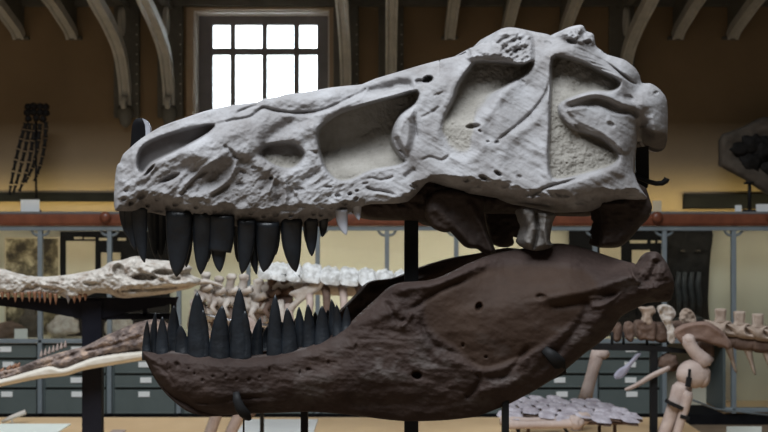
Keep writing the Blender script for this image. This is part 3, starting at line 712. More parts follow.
# back armour: pairs of overlapping plates
def scute(c, rx, ry, rz, m, parent, seed, tilt=0.0, name='armour_plate', yaw=0.0, roll=0.0):
    bm = bmesh.new(); bmesh.ops.create_grid(bm, x_segments=14, y_segments=10, size=1); bm.verts.index_update()
    co = np.array([v.co[:] for v in bm.verts]); fs = [[v.index for v in f.verts] for f in bm.faces]; bm.free()
    r4 = (np.abs(co[:, 0])**4+np.abs(co[:, 1])**4)**0.25
    sq = np.where(r4 > 0, np.maximum(np.abs(co[:, 0]), np.abs(co[:, 1]))/np.maximum(r4, 1e-6), 1)
    x = co[:, 0]*sq; y = co[:, 1]*sq; e = np.maximum(np.abs(co[:, 0]), np.abs(co[:, 1]))
    nz = fbm(np.stack([x*2.5+seed*5, y*2.5, np.full(len(x), seed*1.7)], 1), 3)
    x = x*(1+0.1*nz); y = y*(1+0.08*nz)
    top = rz*np.sqrt(np.maximum(0, 1-e**4))*(0.8+0.35*nz+0.4*np.exp(-(y/0.3)**2)); bot = -rz*0.35*np.sqrt(np.maximum(0, 1-e**4))
    R_ = Matrix.Rotation(yaw, 3, 'Z') @ Matrix.Rotation(roll, 3, 'X') @ Matrix.Rotation(tilt, 3, 'Y')
    vs = [R_ @ Vector((a*rx, b*ry, q))+Vector(c) for a, b, q in zip(x, y, top)]+[R_ @ Vector((a*rx, b*ry, q))+Vector(c) for a, b, q in zip(x, y, bot)]
    n = len(x); return MB().add(vs, fs+[[i+n for i in f[::-1]] for f in fs]).build(name, m, parent)
for i, (x, y, hw) in enumerate(((268, 269, 9), (281, 270.5, 10), (296, 271.5, 10), (313, 272.5, 11.5), (332, 274.5, 11.5), (350, 275.5, 11.5), (368, 276.5, 11), (385, 277.5, 11), (403, 279, 11), (421, 281, 11))):
    for sy in (-1, 1):
        scute(P(x, y+(0.5 if sy < 0 else 3.0), KY)+Vector((0, sy*0.10, 0)), hw*KY/F*0.86, 0.08, 0.030, M['scute'], sk, i+sy*3, tilt=0.20, name='armour_plate', roll=-sy*0.62)
plate('armour_support', [(264, 273), (300, 275), (300, 277.5), (264, 276.5)], KY-0.14, 0.012, M['steel'], sk)
# lower back / sacral vertebrae at right
B = lambda n_, o_, m_, th=0.03, R=4, dY=0.0, **k: bone(n_, o_, KY+dY, th, M[m_], sk, R=R, **k)
B('vertebra', [(624, 324), (629, 321), (634, 325), (635, 335), (632, 342), (627, 340), (624, 334)], 'brownbone', R=3, amp=0.4)
B('vertebra', [(612, 326), (618, 322), (622, 327), (621, 340), (614, 341)], 'brownbone', dY=0.02, R=3, amp=0.4)
B('vertebra', [(637, 322), (645, 320), (656, 322), (657, 332), (655, 341), (646, 340), (639, 340), (636, 332)], 'brownbone', th=0.06, R=3, amp=0.3)
B('neural_spine', [(639, 307), (648, 307), (653, 306), (656, 312), (652, 316), (653, 325), (646, 326), (642, 324), (643, 315)], 'tailbone', dY=-0.03, R=2.5, amp=0.35)
B('vertebra', [(652, 325), (664, 322), (672, 328), (670, 340), (660, 343), (653, 338)], 'brownbone', dY=0.04, th=0.05)
B('neural_spine', [(659, 307), (664, 304), (672, 307), (676, 314), (672, 322), (676, 333), (674, 343), (668, 341), (667, 330), (663, 322), (659, 314)], 'skel', th=0.02, dY=-0.06, R=2.5, amp=0.7, fr=5)
B('neural_spine', [(680, 313), (685, 308), (692, 311), (696, 318), (694, 325), (684, 325), (680, 320)], 'tailbone', th=0.02, dY=0.05, R=2.5, amp=0.8, fr=5)
B('vertebra', [(674, 322), (700, 322), (708, 328), (706, 340), (690, 342), (676, 338)], 'brownbone', dY=0.08, th=0.06)
B('ilium', [(675, 331), (682, 325), (694, 322), (706, 321.5), (716, 326), (724, 333), (731, 343), (729, 349.5), (722, 347), (709, 344), (698, 341), (690, 345), (682, 344), (676, 337)], 'iliac', th=0.03, dY=-0.10, ridge=(([(678, 330), (694, 324), (708, 324), (722, 333)], 3, 0.012),))
B('ischium', [(700, 340), (712, 344), (714, 356), (706, 360), (699, 350)], 'brownbone', dY=0.0)
# hind leg
L = KY-0.14
fm = MB().tube([P(688, 336, L), P(689, 343, L), P(694, 351, L), P(701, 358, L), P(705, 364, L)], [0.030, 0.038, 0.036, 0.042, 0.058], 14); fm.blob(P(689, 340, L), (0.036, 0.036, 0.034), 2, 0.1)
fm.blob(P(693, 374, L-0.01), (0.094, 0.06, 0.076), 5, 0.10, 1.2); fm.blob(P(702, 378, L), (0.045, 0.05, 0.055), 6, 0.08, 1.2); fm.blob(P(708, 360.5, L), (0.02, 0.03, 0.03), 6, 0.08)
fm.build('femur', M['pink'], sk)
zf = P(0, 0, L)
tb_ = MB().tube([P(686, 384, L), P(681.5, 390, L), P(675, 406, L), P(668, 424, L), P(657, 452, L), (P(652, 460, L).x, L, PZ+0.05)], [0.042, 0.056, 0.043, 0.036, 0.040, 0.045], 14); tb_.build('tibia', M['pink'], sk)
fb_ = MB().tube([P(688.5, 391, L-.05), P(687, 397, L-.05), P(683.5, 412, L-.05), P(678, 430, L-.05), P(672, 452, L-.04)], [0.022, 0.031, 0.026, 0.024, 0.026], 12); fb_.build('fibula', M['pink'], sk)
ft = MB().tube([(P(664, 0, L).x, L+0.02, PZ+0.035), (P(650, 0, L).x, L-0.05, PZ+0.03), (P(630, 0, L).x, L-0.12, PZ+0.02)], [0.04, 0.035, 0.02], 10); ft.build('foot', M['pink'], sk)
for (x, y, xr, a_) in ((674, 404.5, 0.044, 0.42), (682.5, 416, 0.028, 0.3)):
    MB().box(P(x, y, L-.03), (xr*1.75, 0.10, 0.020), M=Matrix.Rotation(a_, 3, 'Y')).build('clamp_band', M['steel'], sk, False)
MB().box(P(688.5, 382, L-0.075), (0.026, 0.02, 0.05), M=Matrix.Rotation(0.15, 3, 'Y')).tube([P(689, 378, L-.08), P(689.8, 369, L-.078)], 0.008, 6).build('knee_strap', M['steel'], sk, False)
# tail
for i in range(6):
    x = 721+i*19.5-0.35*i*i; y = 315+i*2.5; s = 1-0.03*i
    B('tail_spine', [(x-5.5*s, y-5), (x-4, y-6.5), (x+4, y-6.5), (x+5.5*s, y-4.5), (x+5, y+5), (x+8, y+9), (x-6, y+9), (x-5, y+4)], 'tailbone', th=0.026, R=2.5, dY=-0.01)
    B('tail_vertebra', [(x-16, y+5), (x-9, y+6), (x, y+8), (x+9, y+6), (x+15, y+17), (x+17, y+22), (x+8, y+22), (x-4, y+20), (x-10, y+12)], 'tailbone', th=0.06, R=6, dY=-0.02, holes=((x+9.5, y+12.5, 4.6, 4.6, 0.07),))
    B('centrum', [(x-8, y+18), (x+4, y+20), (x+16, y+21), (x+17, y+30), (x+8, y+33), (x-6, y+31)], 'brownbone', th=0.045, R=6)
    B('chevron', [(x+3, y+29), (x+11, y+29), (x+13, y+42), (x+16, y+57), (x+13.5, y+56), (x+9, y+45)], 'tailbone', th=0.014, R=2.5)
# forelimb and loose ribs
KA = 6.55
hm = MB().tube([P(597, 350, KA), P(596.5, 358, KA), P(592.5, 372, KA), P(588, 388, KA), P(585, 400, KA)], [0.034, 0.042, 0.036, 0.038, 0.044], 12); hm.blob(P(601, 354, KA), (0.055, 0.045, 0.034), 3, 0.15); hm.build('upper_arm_bone', M['pink'], sk)
fa = MB().tube([P(585, 399, KA), P(583, 408, KA), P(580, 424, KA), P(577, 440, KA), (P(575, 0, KA).x, KA, PZ+0.03)], [0.036, 0.03, 0.026, 0.028, 0.035], 10); fa.build('forearm_bone', M['pink'], sk)
B('sternal_rib', [(637, 353), (641, 354), (632, 365), (627, 373), (622, 378), (616, 379), (614, 375), (619, 369), (627, 364)], 'greyrib', th=0.012, R=2.5)
B('sternal_rib', [(668, 366), (668, 371), (654, 378), (640, 386), (628, 391), (625, 388.5), (636, 383), (650, 374)], 'pink', th=0.016, R=2.5, dY=-0.05)
MB().blob(P(668, 363, KY), (0.06, 0.05, 0.05), 7, 0.3).build('pubis', M['brownbone'], sk)
# front foot seen under the dark chin
for i, (x0, x1) in enumerate(((222, 211), (246, 232))):
    MB().tube([P(x0, 396, KY-.1), P((x0*.6+x1*.4), 412, KY-.1), P(x1, 430, KY-.1), (P(x1-4, 0, KY).x, KY-.1, PZ+0.02)], [0.035, 0.03, 0.032, 0.036], 10).build('front_leg_bone', M['pink'], sk)
MB().blob(P(250, 412, KY-.06), (0.035, 0.03, 0.035), 2, 0.1).build('elbow_joint', M['brownbone'], sk)
MB().tube([P(690, 399, KY+.15), P(716, 409, KY+.15), P(768, 415, KY+.15)], 0.006, 6).build('tail_wire', M['frame'], sk)
# steel mount
ks = thing('skeleton_stand', (P(653, 0, KY).x, KY, PZ), 'slim black steel beam and posts carrying the armoured skeleton', 'stand')
a, b = P(592, 345, KY), P(692, 351, KY)
plate('beam', [(560, 343), (592, 343.5), (650, 345), (692, 350), (692, 353.5), (655, 351), (592, 349.5), (560, 349)], KY, 0.04, M['steel'], ks)
p = P(653.5, 350, KY); MB().box((p.x, KY, (p.z+PZ)/2), (0.038, 0.038, p.z-PZ), bev=0.002).build('post', M['steel'], ks, False)
for x in (612, 623.5, 647, 668):
    MB().tube([P(x, 345, KY), P(x, 332, KY)], 0.008, 6).build('support_pin', M['steel'], ks)
MB().tube([P(196, 313, KY-.04), P(222, 319, KY-.04), P(250, 324.5, KY-.04), P(285, 327, KY-.04)], 0.011, 8).build('neck_rod', M['pewter'], ks)
p = P(262, 326, KY); MB().tube([(p.x, KY, PZ), (p.x, KY, p.z)], 0.012, 8).build('post', M['steel'], ks)
# belly armour lying on its own low rack
AZ = 0.452
ar = thing('belly_armour', (0.95, 6.1, PZ), 'sheet of overlapping mauve white armour plates on a low rack below the dark jaw', 'fossil armour')
def on_plane(px, py, z): Y = (CZ-z)*F/(py-HY); return Vector(((px-CX)*Y/F, Y, z))
rows_ = ((400.3, (520, 537, 553)), (403.4, (512, 529, 546, 563, 580, 594)), (407.4, (509, 524, 541, 559, 576, 592, 607)), (412.2, (514, 532, 551, 569, 586, 603, 619)), (416.8, (511, 546, 565, 583, 600, 616, 632)), (421.0, (566, 600, 630)))
k = 0
for (y, xs_) in rows_:
    for x in xs_:
        k += 1; big_ = 1.3 if (y > 416 and x == 511) else 1.0
        c = on_plane(x+random.uniform(-1.5, 1.5), y-1.5, AZ+random.uniform(0.0, .012)); yw = random.uniform(-.3, .3); tl = 0.10+random.uniform(-.05, .06)
        p_ = scute(c, 0.049*big_*random.uniform(.9, 1.12), 0.056, 0.011, M['scute2'], ar, k+30, tilt=tl, yaw=yw, roll=0.16)
        tag(scute(c+Vector((0.004, 0.0, -0.017)), 0.043*big_, 0.050, 0.016, M['brownbone'], p_, k+80, tilt=tl, yaw=yw, roll=0.16, name='plate_undershade'), 'dark brown underside with painted shade')  # dark copy below each plate stands in for the shade under it
rk = MB().box((1.04, 6.12, AZ-0.040), (0.60, 0.56, 0.012), bev=0.003)
rk.build('rack_board', M['brownbone'], ar, False)
for (x, y) in ((0.80, 5.92), (0.80, 6.34), (1.28, 5.92), (1.28, 6.34)): MB().tube([(x, y, PZ), (x, y, AZ-0.04)], 0.010, 8).build('leg', M['brownbone'], ar)
for x in (0.72, 0.98): MB().tube([(x, 5.66, AZ-0.062), (x, 5.9, AZ-0.05)], 0.008, 6).build('rack_arm', M['steel'], ar)
for i, (x0, x1, Y_, zz) in enumerate(((500, 585, 5.80, 420.5), (506, 578, 5.70, 424.5))):
    o = MB().tube([P(x0, zz, Y_), P((x0+x1)/2-14, zz+.6, Y_), P((x0+x1)/2+14, zz, Y_), P(x1-8, zz-1, Y_), P(x1, zz-1.5, Y_)], [0.026, 0.020, 0.021, 0.026, 0.034], 10).blob(P(x1-2, zz-2, Y_), (0.04, 0.034, 0.036), i, 0.25).build('long_bone', M['pink'], None)
    tag(o, ('upper' if i == 0 else 'lower')+' pinkish long bone held just below the mauve armour plates', 'bone')

# ================================================================== the great skull
X0, Y0M, SL = -0.70, 2.83, math.tan(math.radians(13.0))
PLANE = (X0, Y0M, SL)
sku = thing('dinosaur_skull', (0.0, Y0M+0.7*SL, 1.45), 'huge grey dinosaur skull with long black upper teeth', 'skull')
OUT = [(114.5, 209), (114, 199), (114.3, 190), (115, 178), (117, 165.5), (120, 162.5), (122.7, 155), (129.5, 148.4), (140.5, 139), (161, 126.4), (184.5, 118), (205, 111), (232, 105), (257, 102), (264, 98.5), (276, 97.3), (286, 94), (298, 93), (311, 91), (330, 87.6), (350, 85.4), (362, 84.2),
       (375.4, 78.6), (401, 71), (421, 65), (443, 59.2), (464, 54), (465, 51.5), (470, 48), (476, 46.5), (482, 43), (487, 43.4), (491, 39.5), (497, 31), (506, 27.6), (514, 27.6), (522, 29), (536, 32), (547, 34), (555, 36.5), (563, 30), (570, 26.8), (580, 24.8), (584, 26.5), (586, 31), (592, 33), (594.5, 37), (595.5, 45.4), (601, 50), (607.5, 54.7), (623, 59), (630, 63.5), (636, 69), (640, 76), (642, 83),
       (650, 83.2), (657, 87), (663, 93), (667, 101), (668, 119), (667, 141), (664, 149), (658, 152), (650, 150), (643, 143), (640.5, 126), (637.5, 140), (635.3, 160), (634.5, 173), (641, 189), (647, 197), (644, 200), (634, 199.5), (622, 199.5), (610, 202), (602, 206), (592, 211), (575, 212), (556, 209.5), (541, 205.5), (519, 202), (506, 197), (482, 194.5), (468, 192), (450, 186), (431, 180.5), (421, 189), (408, 201.5),
       (390, 203.5), (372, 204), (361, 207), (349, 213), (336, 217), (323, 225), (306, 226.5), (289, 226.3), (272, 229), (256, 229.5), (240, 227), (220, 223), (195, 220.5), (178, 219), (152, 212.5), (120, 211)]
OUTS = smooth_poly(OUT, 2)
A = np.array(OUT)
# silhouettes top / bottom by column for the overall section
itop = A[2:62]; topx = np.array([114, 117, 140, 205, 264, 350, 464, 500, 555, 595, 640, 668]); topy = np.array([205, 165, 139, 111, 98, 85, 54, 30, 36, 45, 80, 110])
botx = np.array([114, 152, 195, 240, 289, 336, 361, 408, 431, 468, 519, 575, 602, 652, 668]); boty = np.array([210, 212, 220, 227, 226, 217, 207, 201, 192, 194, 202, 212, 206, 200, 190])
NARIS = smooth_poly([(137, 164), (140.5, 149), (154, 139.5), (178, 131), (201, 125.7), (214, 125), (209, 132.5), (191, 144), (174, 152.6), (161, 158.5), (151, 164), (142, 173)], 3)
MAXF = smooth_poly([(260, 154), (264, 146.5), (277, 142.5), (293, 142.5), (303.5, 151), (303, 159.5), (293, 168.5), (280, 168), (266, 161)], 3)
ANT = smooth_poly([(318, 130), (330, 118), (345, 110.5), (365, 104), (392, 97), (417, 91), (415.5, 104), (401, 115), (394, 128), (393, 143), (400, 155), (406, 161), (398, 166), (372, 171), (352, 180), (338, 181), (327, 172), (321, 158), (318.5, 145)], 3)
ORB = smooth_poly([(470, 67), (478, 61), (500, 62), (520, 64), (533, 62), (528, 73), (509, 85), (500, 92), (490, 106), (480, 119), (478, 135), (477, 150), (465, 157), (452, 154), (443, 145), (441, 130), (444, 117), (453, 99), (458, 84)], 3)
LTF = smooth_poly([(552, 58), (566, 57), (584, 62), (601, 71), (616, 78), (620, 85), (612, 92), (598, 92), (585, 94), (562, 103), (560, 113), (568, 124), (582, 132), (600, 138), (612, 148), (619, 157), (612, 166), (590, 173), (570, 178), (552, 179), (548, 160), (549, 130), (550, 90)], 3)
TONG = smooth_poly([(567, 111), (574, 107), (588, 106), (600, 105.5), (612, 112), (622, 113), (630, 114), (636, 121), (634, 140), (626, 155), (614, 144), (600, 133), (578, 123)], 3)
BOSS = smooth_poly([(466, 53), (478, 45), (489, 43), (497, 33), (514, 29), (530, 33), (534, 46), (533, 62), (520, 68), (505, 60), (488, 57), (470, 60)], 3)
rng = np.random.RandomState(5)
def skull_depth(px, py, d):
    ty = np.interp(px, topx, topy); by = np.interp(px, botx, boty)
    t = np.clip((py-ty)/np.maximum(by-ty, 5), 0, 1)
    W = np.interp(px, [114, 122, 140, 170, 220, 300, 360, 410, 450, 490, 550, 610, 668], [0.052, 0.078, 0.098, 0.118, 0.138, 0.155, 0.170, 0.215, 0.265, 0.305, 0.350, 0.365, 0.33])
    Wt = W*(0.40+0.60*t**0.85)
    rear = ss(520, 580, px)
    Wt = Wt*(1-rear)+W*(0.72+0.28*t)*rear
    he = Wt*(0.28+0.60*ss(0.35, 0.95, t)); he = np.where(px > 440, np.maximum(he, Wt*0.62), he)
    R = 30-20*ss(0.3, 0.9, t)
    # vertical front edge of the snout closes to a narrow keel
    R = np.where(px < 160, np.maximum(R*(px-105)/55, 9), R)
    h = he+(Wt-he)*rnd(d, R)
    lower = (px < 365)
    ed = by-py
    bandw = np.interp(px, [114, 130, 150, 200, 250, 330, 350, 365], [10, 15, 21, 22, 20, 17, 10, 5])
    ed2 = ed+3.0*n2(px, py, 12, 9, 77, 3)
    h = h-0.0040*np.clip(bandw-ed2, 0, 30)*lower*ss(112, 124, px)*(0.55+0.45*W/0.15)         # tooth margin turns under
    # jugal / quadratojugal lower edge turns under too
    ed3 = ed+4.5*n2(px, py, 14, 8, 78, 4)
    bw3 = np.interp(px, [400, 430, 480, 530, 560, 600, 640], [9, 17, 20, 13, 17, 18, 13])
    h = h-0.0045*np.clip(bw3-ed3, 0, 20)*ss(395, 410, px)
    big = n2(px, py, 34, 26, 2, 3); med = n2(px, py, 11, 8, 3, 4); fin = n2(px, py, 3.4, 3.0, 4, 3)
    diag = n2(px, py, 30, 6.5, 6, 4, rot=-0.62)
    mask = np.zeros((len(px), 2))
    def inside(poly, e0=-1.5, e1=3.0):
        s_ = sdf(poly, px, py); return ss(e0, e1, s_), s_
    # ---- openings filled with plaster
    m1, s1 = inside(NARIS); m2, s2 = inside(MAXF); m3, s3 = inside(ANT); s4 = sdf(ORB, px, py); m4 = ss(-1.5, 3+9*ss(466, 478, px)*ss(86, 96, py)+7*ss(130, 140, py), s4); m5, s5 = inside(LTF); m6, s6 = inside(TONG)
    m5 = m5*(1-m6)
    bone_mask = 1-np.clip(m1+m2+m3+m4+m5, 0, 1)
    snout = ss(420, 330, px)
    rough = (0.0050*big+(0.0018+0.0014*snout)*med+(0.0007+0.0008*snout)*fin)*bone_mask
    calm = 0.35+0.65*ss(150, 174, py+0.1*(px-200))
    rough = rough+bone_mask*snout*calm*(0.0060*diag+0.0034*n2(px, py, 7, 4, 9, 4, rot=-0.5, fn=ridged))
    # ridges streaming up the cheek and rear bars
    rough = rough+bone_mask*(1-snout)*(0.0022*n2(px, py, 30, 5, 12, 4, rot=0.5)+0.0042*n2(px, py, 26, 16, 13, 2, rot=0.9))
    h = h+rough*ss(0, 3, d)
    vn = py-(165-(px-140)*0.54)
    h = h-m1*(0.046+0.040*ss(-9, 8, vn))-m2*0.030-m2*0.022*ss(168, 143, py)
    h = h-m3*(0.022+0.088*ss(177, 146, py+0.06*(px-350)))-m4*(0.010+0.070*ss(124, 90, py+0.15*(px-490)))-m5*(0.018+0.045*ss(118, 66, py)*ss(120, 100, py)+0.010)
    h = h+m6*0.012
    grain = n2(px, py, 2.6, 2.6, 15, 2)
    pl = np.clip(m2*ss(150, 158, py)+m3+m4+m5, 0, 1)
    h = h+pl*(0.0026*grain+0.003*n2(px, py, 9, 9, 16, 3))
    mask[:, 0] = np.clip(pl*ss(0.2, 0.9, pl), 0, 1)
    # plaster is smooth & flush low in the orbit and antorbital opening
    h = h-0.0005*np.clip(py-166, 0, 40)*ss(205, 235, px)*ss(300, 275, px)
    # ---- rims
    def rim(s_, w_, hh): return hh*np.exp(-((s_+w_)/w_)**2)
    h = h+rim(s3, 5, 0.008)*(py < 150)+rim(s2, 4, 0.006)+rim(s4, 4, 0.006)+rim(s5, 3.5, 0.005)+rim(s1, 3.5, 0.006)
    def line(pts, w_, amt, taper=True, sm=True):
        nonlocal h
        p_ = smooth_poly(pts, 4, closed=False) if sm and len(pts) > 2 else pts
        dd, tt = ldist(p_, px, py); k = np.exp(-(dd/w_)**2)
        if taper: k = k*np.clip(np.sin(np.clip(tt, 0.02, 0.98)*math.pi)*2.2, 0, 1)
        h = h+amt*k
    def pit(x, y, rx, ry, dp, rot=0.0):
        nonlocal h
        c, s_ = math.cos(rot), math.sin(rot); u = ((px-x)*c+(py-y)*s_)/rx; v = (-(px-x)*s_+(py-y)*c)/ry
        h = h-dp*ss(1.35, 0.5, np.sqrt(u*u+v*v))
    # trough above the maxillary opening, running up to the nasal
    line([(262, 150), (268, 140), (282, 128), (300, 118), (318, 112)], 6, -0.017)
    line([(292, 140), (306, 131), (322, 124), (340, 110)], 7, 0.012)
    line([(303, 150), (312, 158), (300, 172), (285, 174)], 5, 0.010)
    line([(310, 120), (314, 140), (316, 160), (326, 176)], 4, 0.009)
    # nasal seam with rough knobs
    line([(205, 127), (230, 121), (250, 117), (258, 111), (264, 108), (276, 111), (298, 113), (320, 111), (340, 103), (358, 94)], 1.7, -0.017)
    line([(236, 113), (248, 108), (258, 105)], 1.4, -0.010)
    line([(262, 103), (284, 101), (310, 100), (350, 90)], 6, 0.010)
    line([(282, 116), (305, 117), (330, 112), (352, 102), (364, 97)], 4, 0.012)
    line([(345, 100), (362, 92), (366, 88)], 1.2, -0.007); line([(340, 106), (356, 99), (364, 92)], 1.2, -0.007)
    # shadowed trough under the nasal bar & thin lower bar
    line([(362, 94), (384, 89), (401, 85), (415, 86)], 5, -0.032)
    line([(346, 111), (366, 104), (392, 96), (410, 95)], 2.3, 0.016)
    line([(375, 80), (401, 73), (430, 64), (455, 58)], 6, 0.010)
    pit(428, 79.5, 4.8, 3.4, 0.06, -0.3); pit(420, 82, 5, 3, 0.02)
    # lacrimal bar
    line([(447, 70), (438, 88), (430, 108), (424, 130), (416, 150), (400, 168)], 12, 0.014)
    line([(420, 118), (432, 112), (440, 106)], 1.3, -0.007); line([(413, 116), (415, 126), (417, 138)], 1.3, -0.009)
    line([(433, 96), (444, 92)], 1.2, -0.006)
    # bulge in the opening beside the lacrimal
    s7 = sdf(smooth_poly([(416, 106), (403, 112), (394, 124), (392, 138), (399, 152), (407, 161), (413, 148), (416, 128)], 3), px, py)
    h = h+0.036*ss(-1.0, 8.5, s7)*ss(162, 140, py)*ss(96, 112, py)
    line([(396, 136), (400, 148), (407, 160)], 2.5, -0.02)
    # jugal seams
    line([(421, 161), (430, 157), (440, 160), (446, 158), (450, 154)], 1.5, -0.009); line([(404, 178), (410, 173), (416, 169)], 2.6, -0.012)
    line([(365, 180), (372, 178), (380, 180), (390, 178), (394, 176)], 1.2, -0.007); line([(366, 187), (372, 190), (385, 192), (398, 196)], 1.6, -0.014); line([(362, 184), (369, 183)], 1.1, -0.008)
    line([(372, 193), (392, 195), (410, 200)], 3, 0.010)
    # postorbital suture and holes
    line([(549, 80), (547, 90), (543, 98), (533, 111), (519, 124), (506, 134), (495, 143)], 1.6, -0.013)
    line([(552, 92), (546, 104), (537, 118), (524, 130), (505, 146)], 5, 0.007)
    line([(478, 150), (490, 145), (505, 150), (500, 160)], 5, 0.006)
    pit(473, 126.5, 6.5, 2.6, 0.022, -0.12); pit(480, 131, 2, 1.2, 0.01, 0.6); pit(466, 180, 3, 2.1, 0.016); pit(483, 177.5, 4, 2.2, 0.02, 0.25); pit(498, 173.6, 3.8, 2.0, 0.022, 0.55); pit(497, 142.5, 2.3, 1.6, 0.014); pit(521, 81, 4, 2, 0.01, 0.4); pit(488, 141.5, 1.8, 1.1, 0.008)
    pit(477, 185, 4, 3, 0.010); pit(507, 184, 5, 3, 0.008); pit(519, 177, 3, 2, 0.006)
    # quadratojugal
    line([(533, 200), (535, 194), (548, 187), (566, 182), (590, 174)], 1.8, -0.016)
    line([(539, 199), (560, 190), (590, 182), (615, 172), (628, 168)], 7, 0.012); line([(535, 201), (552, 205), (572, 208)], 1.6, 0.008)
    line([(560, 197), (585, 196), (606, 192)], 6, -0.010)
    line([(604, 203), (616, 204), (624, 204)], 4.5, 0.014)
    # squamosal tongue
    line([(563, 102), (575, 98), (592, 93.8), (606, 96), (620, 102), (636, 108)], 3.4, 0.024); line([(580, 104), (597, 101), (610, 106), (620, 111), (632, 112), (638, 118)], 2.6, -0.024)
    line([(567, 111), (573, 109), (588, 107)], 3, 0.006); pit(611, 124.5, 4, 2.4, 0.010, 0.5)
    s8 = sdf(smooth_poly([(575, 124), (590, 131), (604, 136), (616, 148), (622, 156), (606, 150), (590, 142), (578, 133)], 3), px, py); h = h-0.020*ss(-1, 4, s8)
    # parietal / squamosal edge: stringy grooves along the top rear
    for k in range(5): line([(572+k*5, 46+k*5.0), (592+k*6, 55+k*4.6), (612+k*5, 66+k*4.0), (630+k*2, 84)], 1.2, -0.0085)
    line([(552, 52), (570, 50), (590, 57), (612, 70), (624, 80)], 3.6, 0.012)
    line([(596, 48), (612, 56), (628, 66), (638, 80)], 5, 0.010)
    # rear knob and hollow under it
    s9 = sdf(smooth_poly([(641, 84), (652, 84), (662, 92), (667, 103), (667, 130), (655, 132), (642, 124), (634, 105)], 3), px, py); h = h+0.022*ss(-4, 9, s9)
    s10 = sdf(smooth_poly([(641, 127), (646, 127), (655, 131), (668, 134), (669, 160), (640, 160)], 3), px, py); h = h-ss(-1.5, 0.5, s10)*np.clip(py-(127+(px-641)*0.27), 0, 20)*0.0125
    pit(656, 92.8, 2.6, 1.5, 0.014, -0.3); pit(629, 98, 5, 3, 0.010, 0.3); pit(648, 112, 6, 5, .006)
    # brow boss and crown knob
    s11 = sdf(BOSS, px, py); mb_ = ss(-2, 5, s11)
    h = h+mb_*(0.034+0.017*np.maximum(n2(px, py, 8, 5, 21, 4, rot=-0.5), -0.35)+0.004*n2(px, py, 4, 3, 22, 3))
    line([(500, 52), (512, 42), (522, 38)], 2, -0.018); line([(496, 44), (508, 37), (520, 36)], 1.6, -0.012); pit(518, 51, 5, 2.5, 0.02, -0.25)
    pit(468, 53, 3, 4, 0.03); line([(528, 62), (520, 68), (510, 72)], 3, 0.014)
    line([(536, 38), (556, 43), (576, 50)], 3, 0.008); pit(548, 43, 4, 2, 0.008, .3)
    s12 = sdf(smooth_poly([(556, 37), (564, 30), (580, 25), (586, 31), (594, 37), (595, 45), (580, 44)], 3), px, py); h = h+ss(-1, 5, s12)*(0.012+0.020*n2(px, py, 7, 6, 33, 3)); pit(572, 41, 5, 3, 0.02, .2); pit(583, 34, 2, 5, .012, -.4); pit(588, 42, 4, 2, .015)
    line([(262, 116), (225, 136), (195, 152), (165, 164), (146, 180)], 9, 0.013)
    sF = sdf(smooth_poly([(184, 153), (205, 133), (235, 117), (262, 112), (264, 132), (252, 150), (228, 160), (200, 165)], 3), px, py)
    h = h+ss(-9, 9, sF)*0.0010*np.clip(py-110, 0, 60)*(1-m2)*(1-m1)
    # snout: slits, pits, branching ridges
    pit(150, 170, 7, 1.8, 0.022, -0.85); line([(141, 188), (150, 178), (158, 168)], 2.2, -0.010)
    pit(170, 178, 9.5, 2.6, 0.022, -0.42); line([(164, 186), (175, 182), (186, 172), (196, 163)], 3, 0.008)
    line([(178, 195), (184, 186), (198, 172), (212, 162), (222, 157)], 2.4, 0.014); line([(186, 190), (194, 180), (206, 172)], 1.6, -0.012); line([(181, 196), (186, 190)], 2, -0.012)
    line([(206, 198), (218, 188), (230, 178), (236, 164), (238, 154)], 2.6, 0.014); line([(210, 196), (222, 190), (230, 184)], 2.2, -0.012); line([(223, 145), (232, 152), (238, 160)], 2.0, -0.014); line([(228, 152), (236, 158), (244, 158)], 2, -0.010)
    line([(198, 188), (212, 178), (222, 170)], 4, -0.010); line([(240, 150), (252, 158), (262, 168), (280, 178), (300, 180)], 5, 0.012)
    line([(268, 195), (272, 184), (276, 176)], 1.8, 0.010); line([(284, 208), (286, 192), (284, 178)], 2.4, 0.012); line([(276, 206), (278, 196), (276, 180)], 3.0, -0.012); line([(300, 208), (296, 198), (290, 190)], 2.4, -0.008)
    pit(271, 178, 2.2, 1.6, 0.014); pit(240, 185, 4, 3, 0.012); pit(300, 190, 5, 2.5, 0.010, 0.1); pit(329, 187, 3.5, 1.1, 0.010); pit(338, 196, 3, 2, 0.012); pit(254, 168, 3, 2, .008); pit(243, 172, 4, 2, .008, .4)
    line([(120, 160), (124, 152), (134, 146)], 4, 0.008); pit(126, 191, 2, 1.5, 0.008); line([(118, 178), (128, 184), (140, 178)], 4, 0.008)
    for (x, y, r_) in ((124, 199, 2.6), (131, 203, 2.4), (141, 196, 3.4), (148, 205, 2.6), (158, 199, 3.2), (168, 208, 2.8), (176, 204, 3.2), (187, 212, 2.8), (196, 207, 2.2), (205, 214, 2.6), (215, 211, 2.4), (226, 217, 2.4), (238, 216, 2.2), (251, 213, 2.6), (264, 216, 2.4), (276, 214.5, 3), (291, 215, 3), (301, 217, 2.6), (314, 213, 3), (321, 214, 2.6), (332, 207, 2.8), (345, 203, 3), (341, 209, 2), (356, 199, 2.6), (350, 194, 2.2), (357, 191, 2)):
        pit(x, y, r_, r_*0.75, 0.012, rng.uniform(-.6, .6)*0-0.4)
    # scalloped gum edge
    h = h-0.006*np.abs(np.sin(px/9.0+0.6*np.sin(px/31)))*ss(12, 0, ed)*lower
    # stained margin, naris floor; shade of the hollow below the rear knob painted dark
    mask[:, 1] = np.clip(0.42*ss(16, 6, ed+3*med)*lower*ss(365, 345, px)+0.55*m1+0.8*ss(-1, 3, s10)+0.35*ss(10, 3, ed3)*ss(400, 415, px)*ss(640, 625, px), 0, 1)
    return np.maximum(h, 0.012), mask
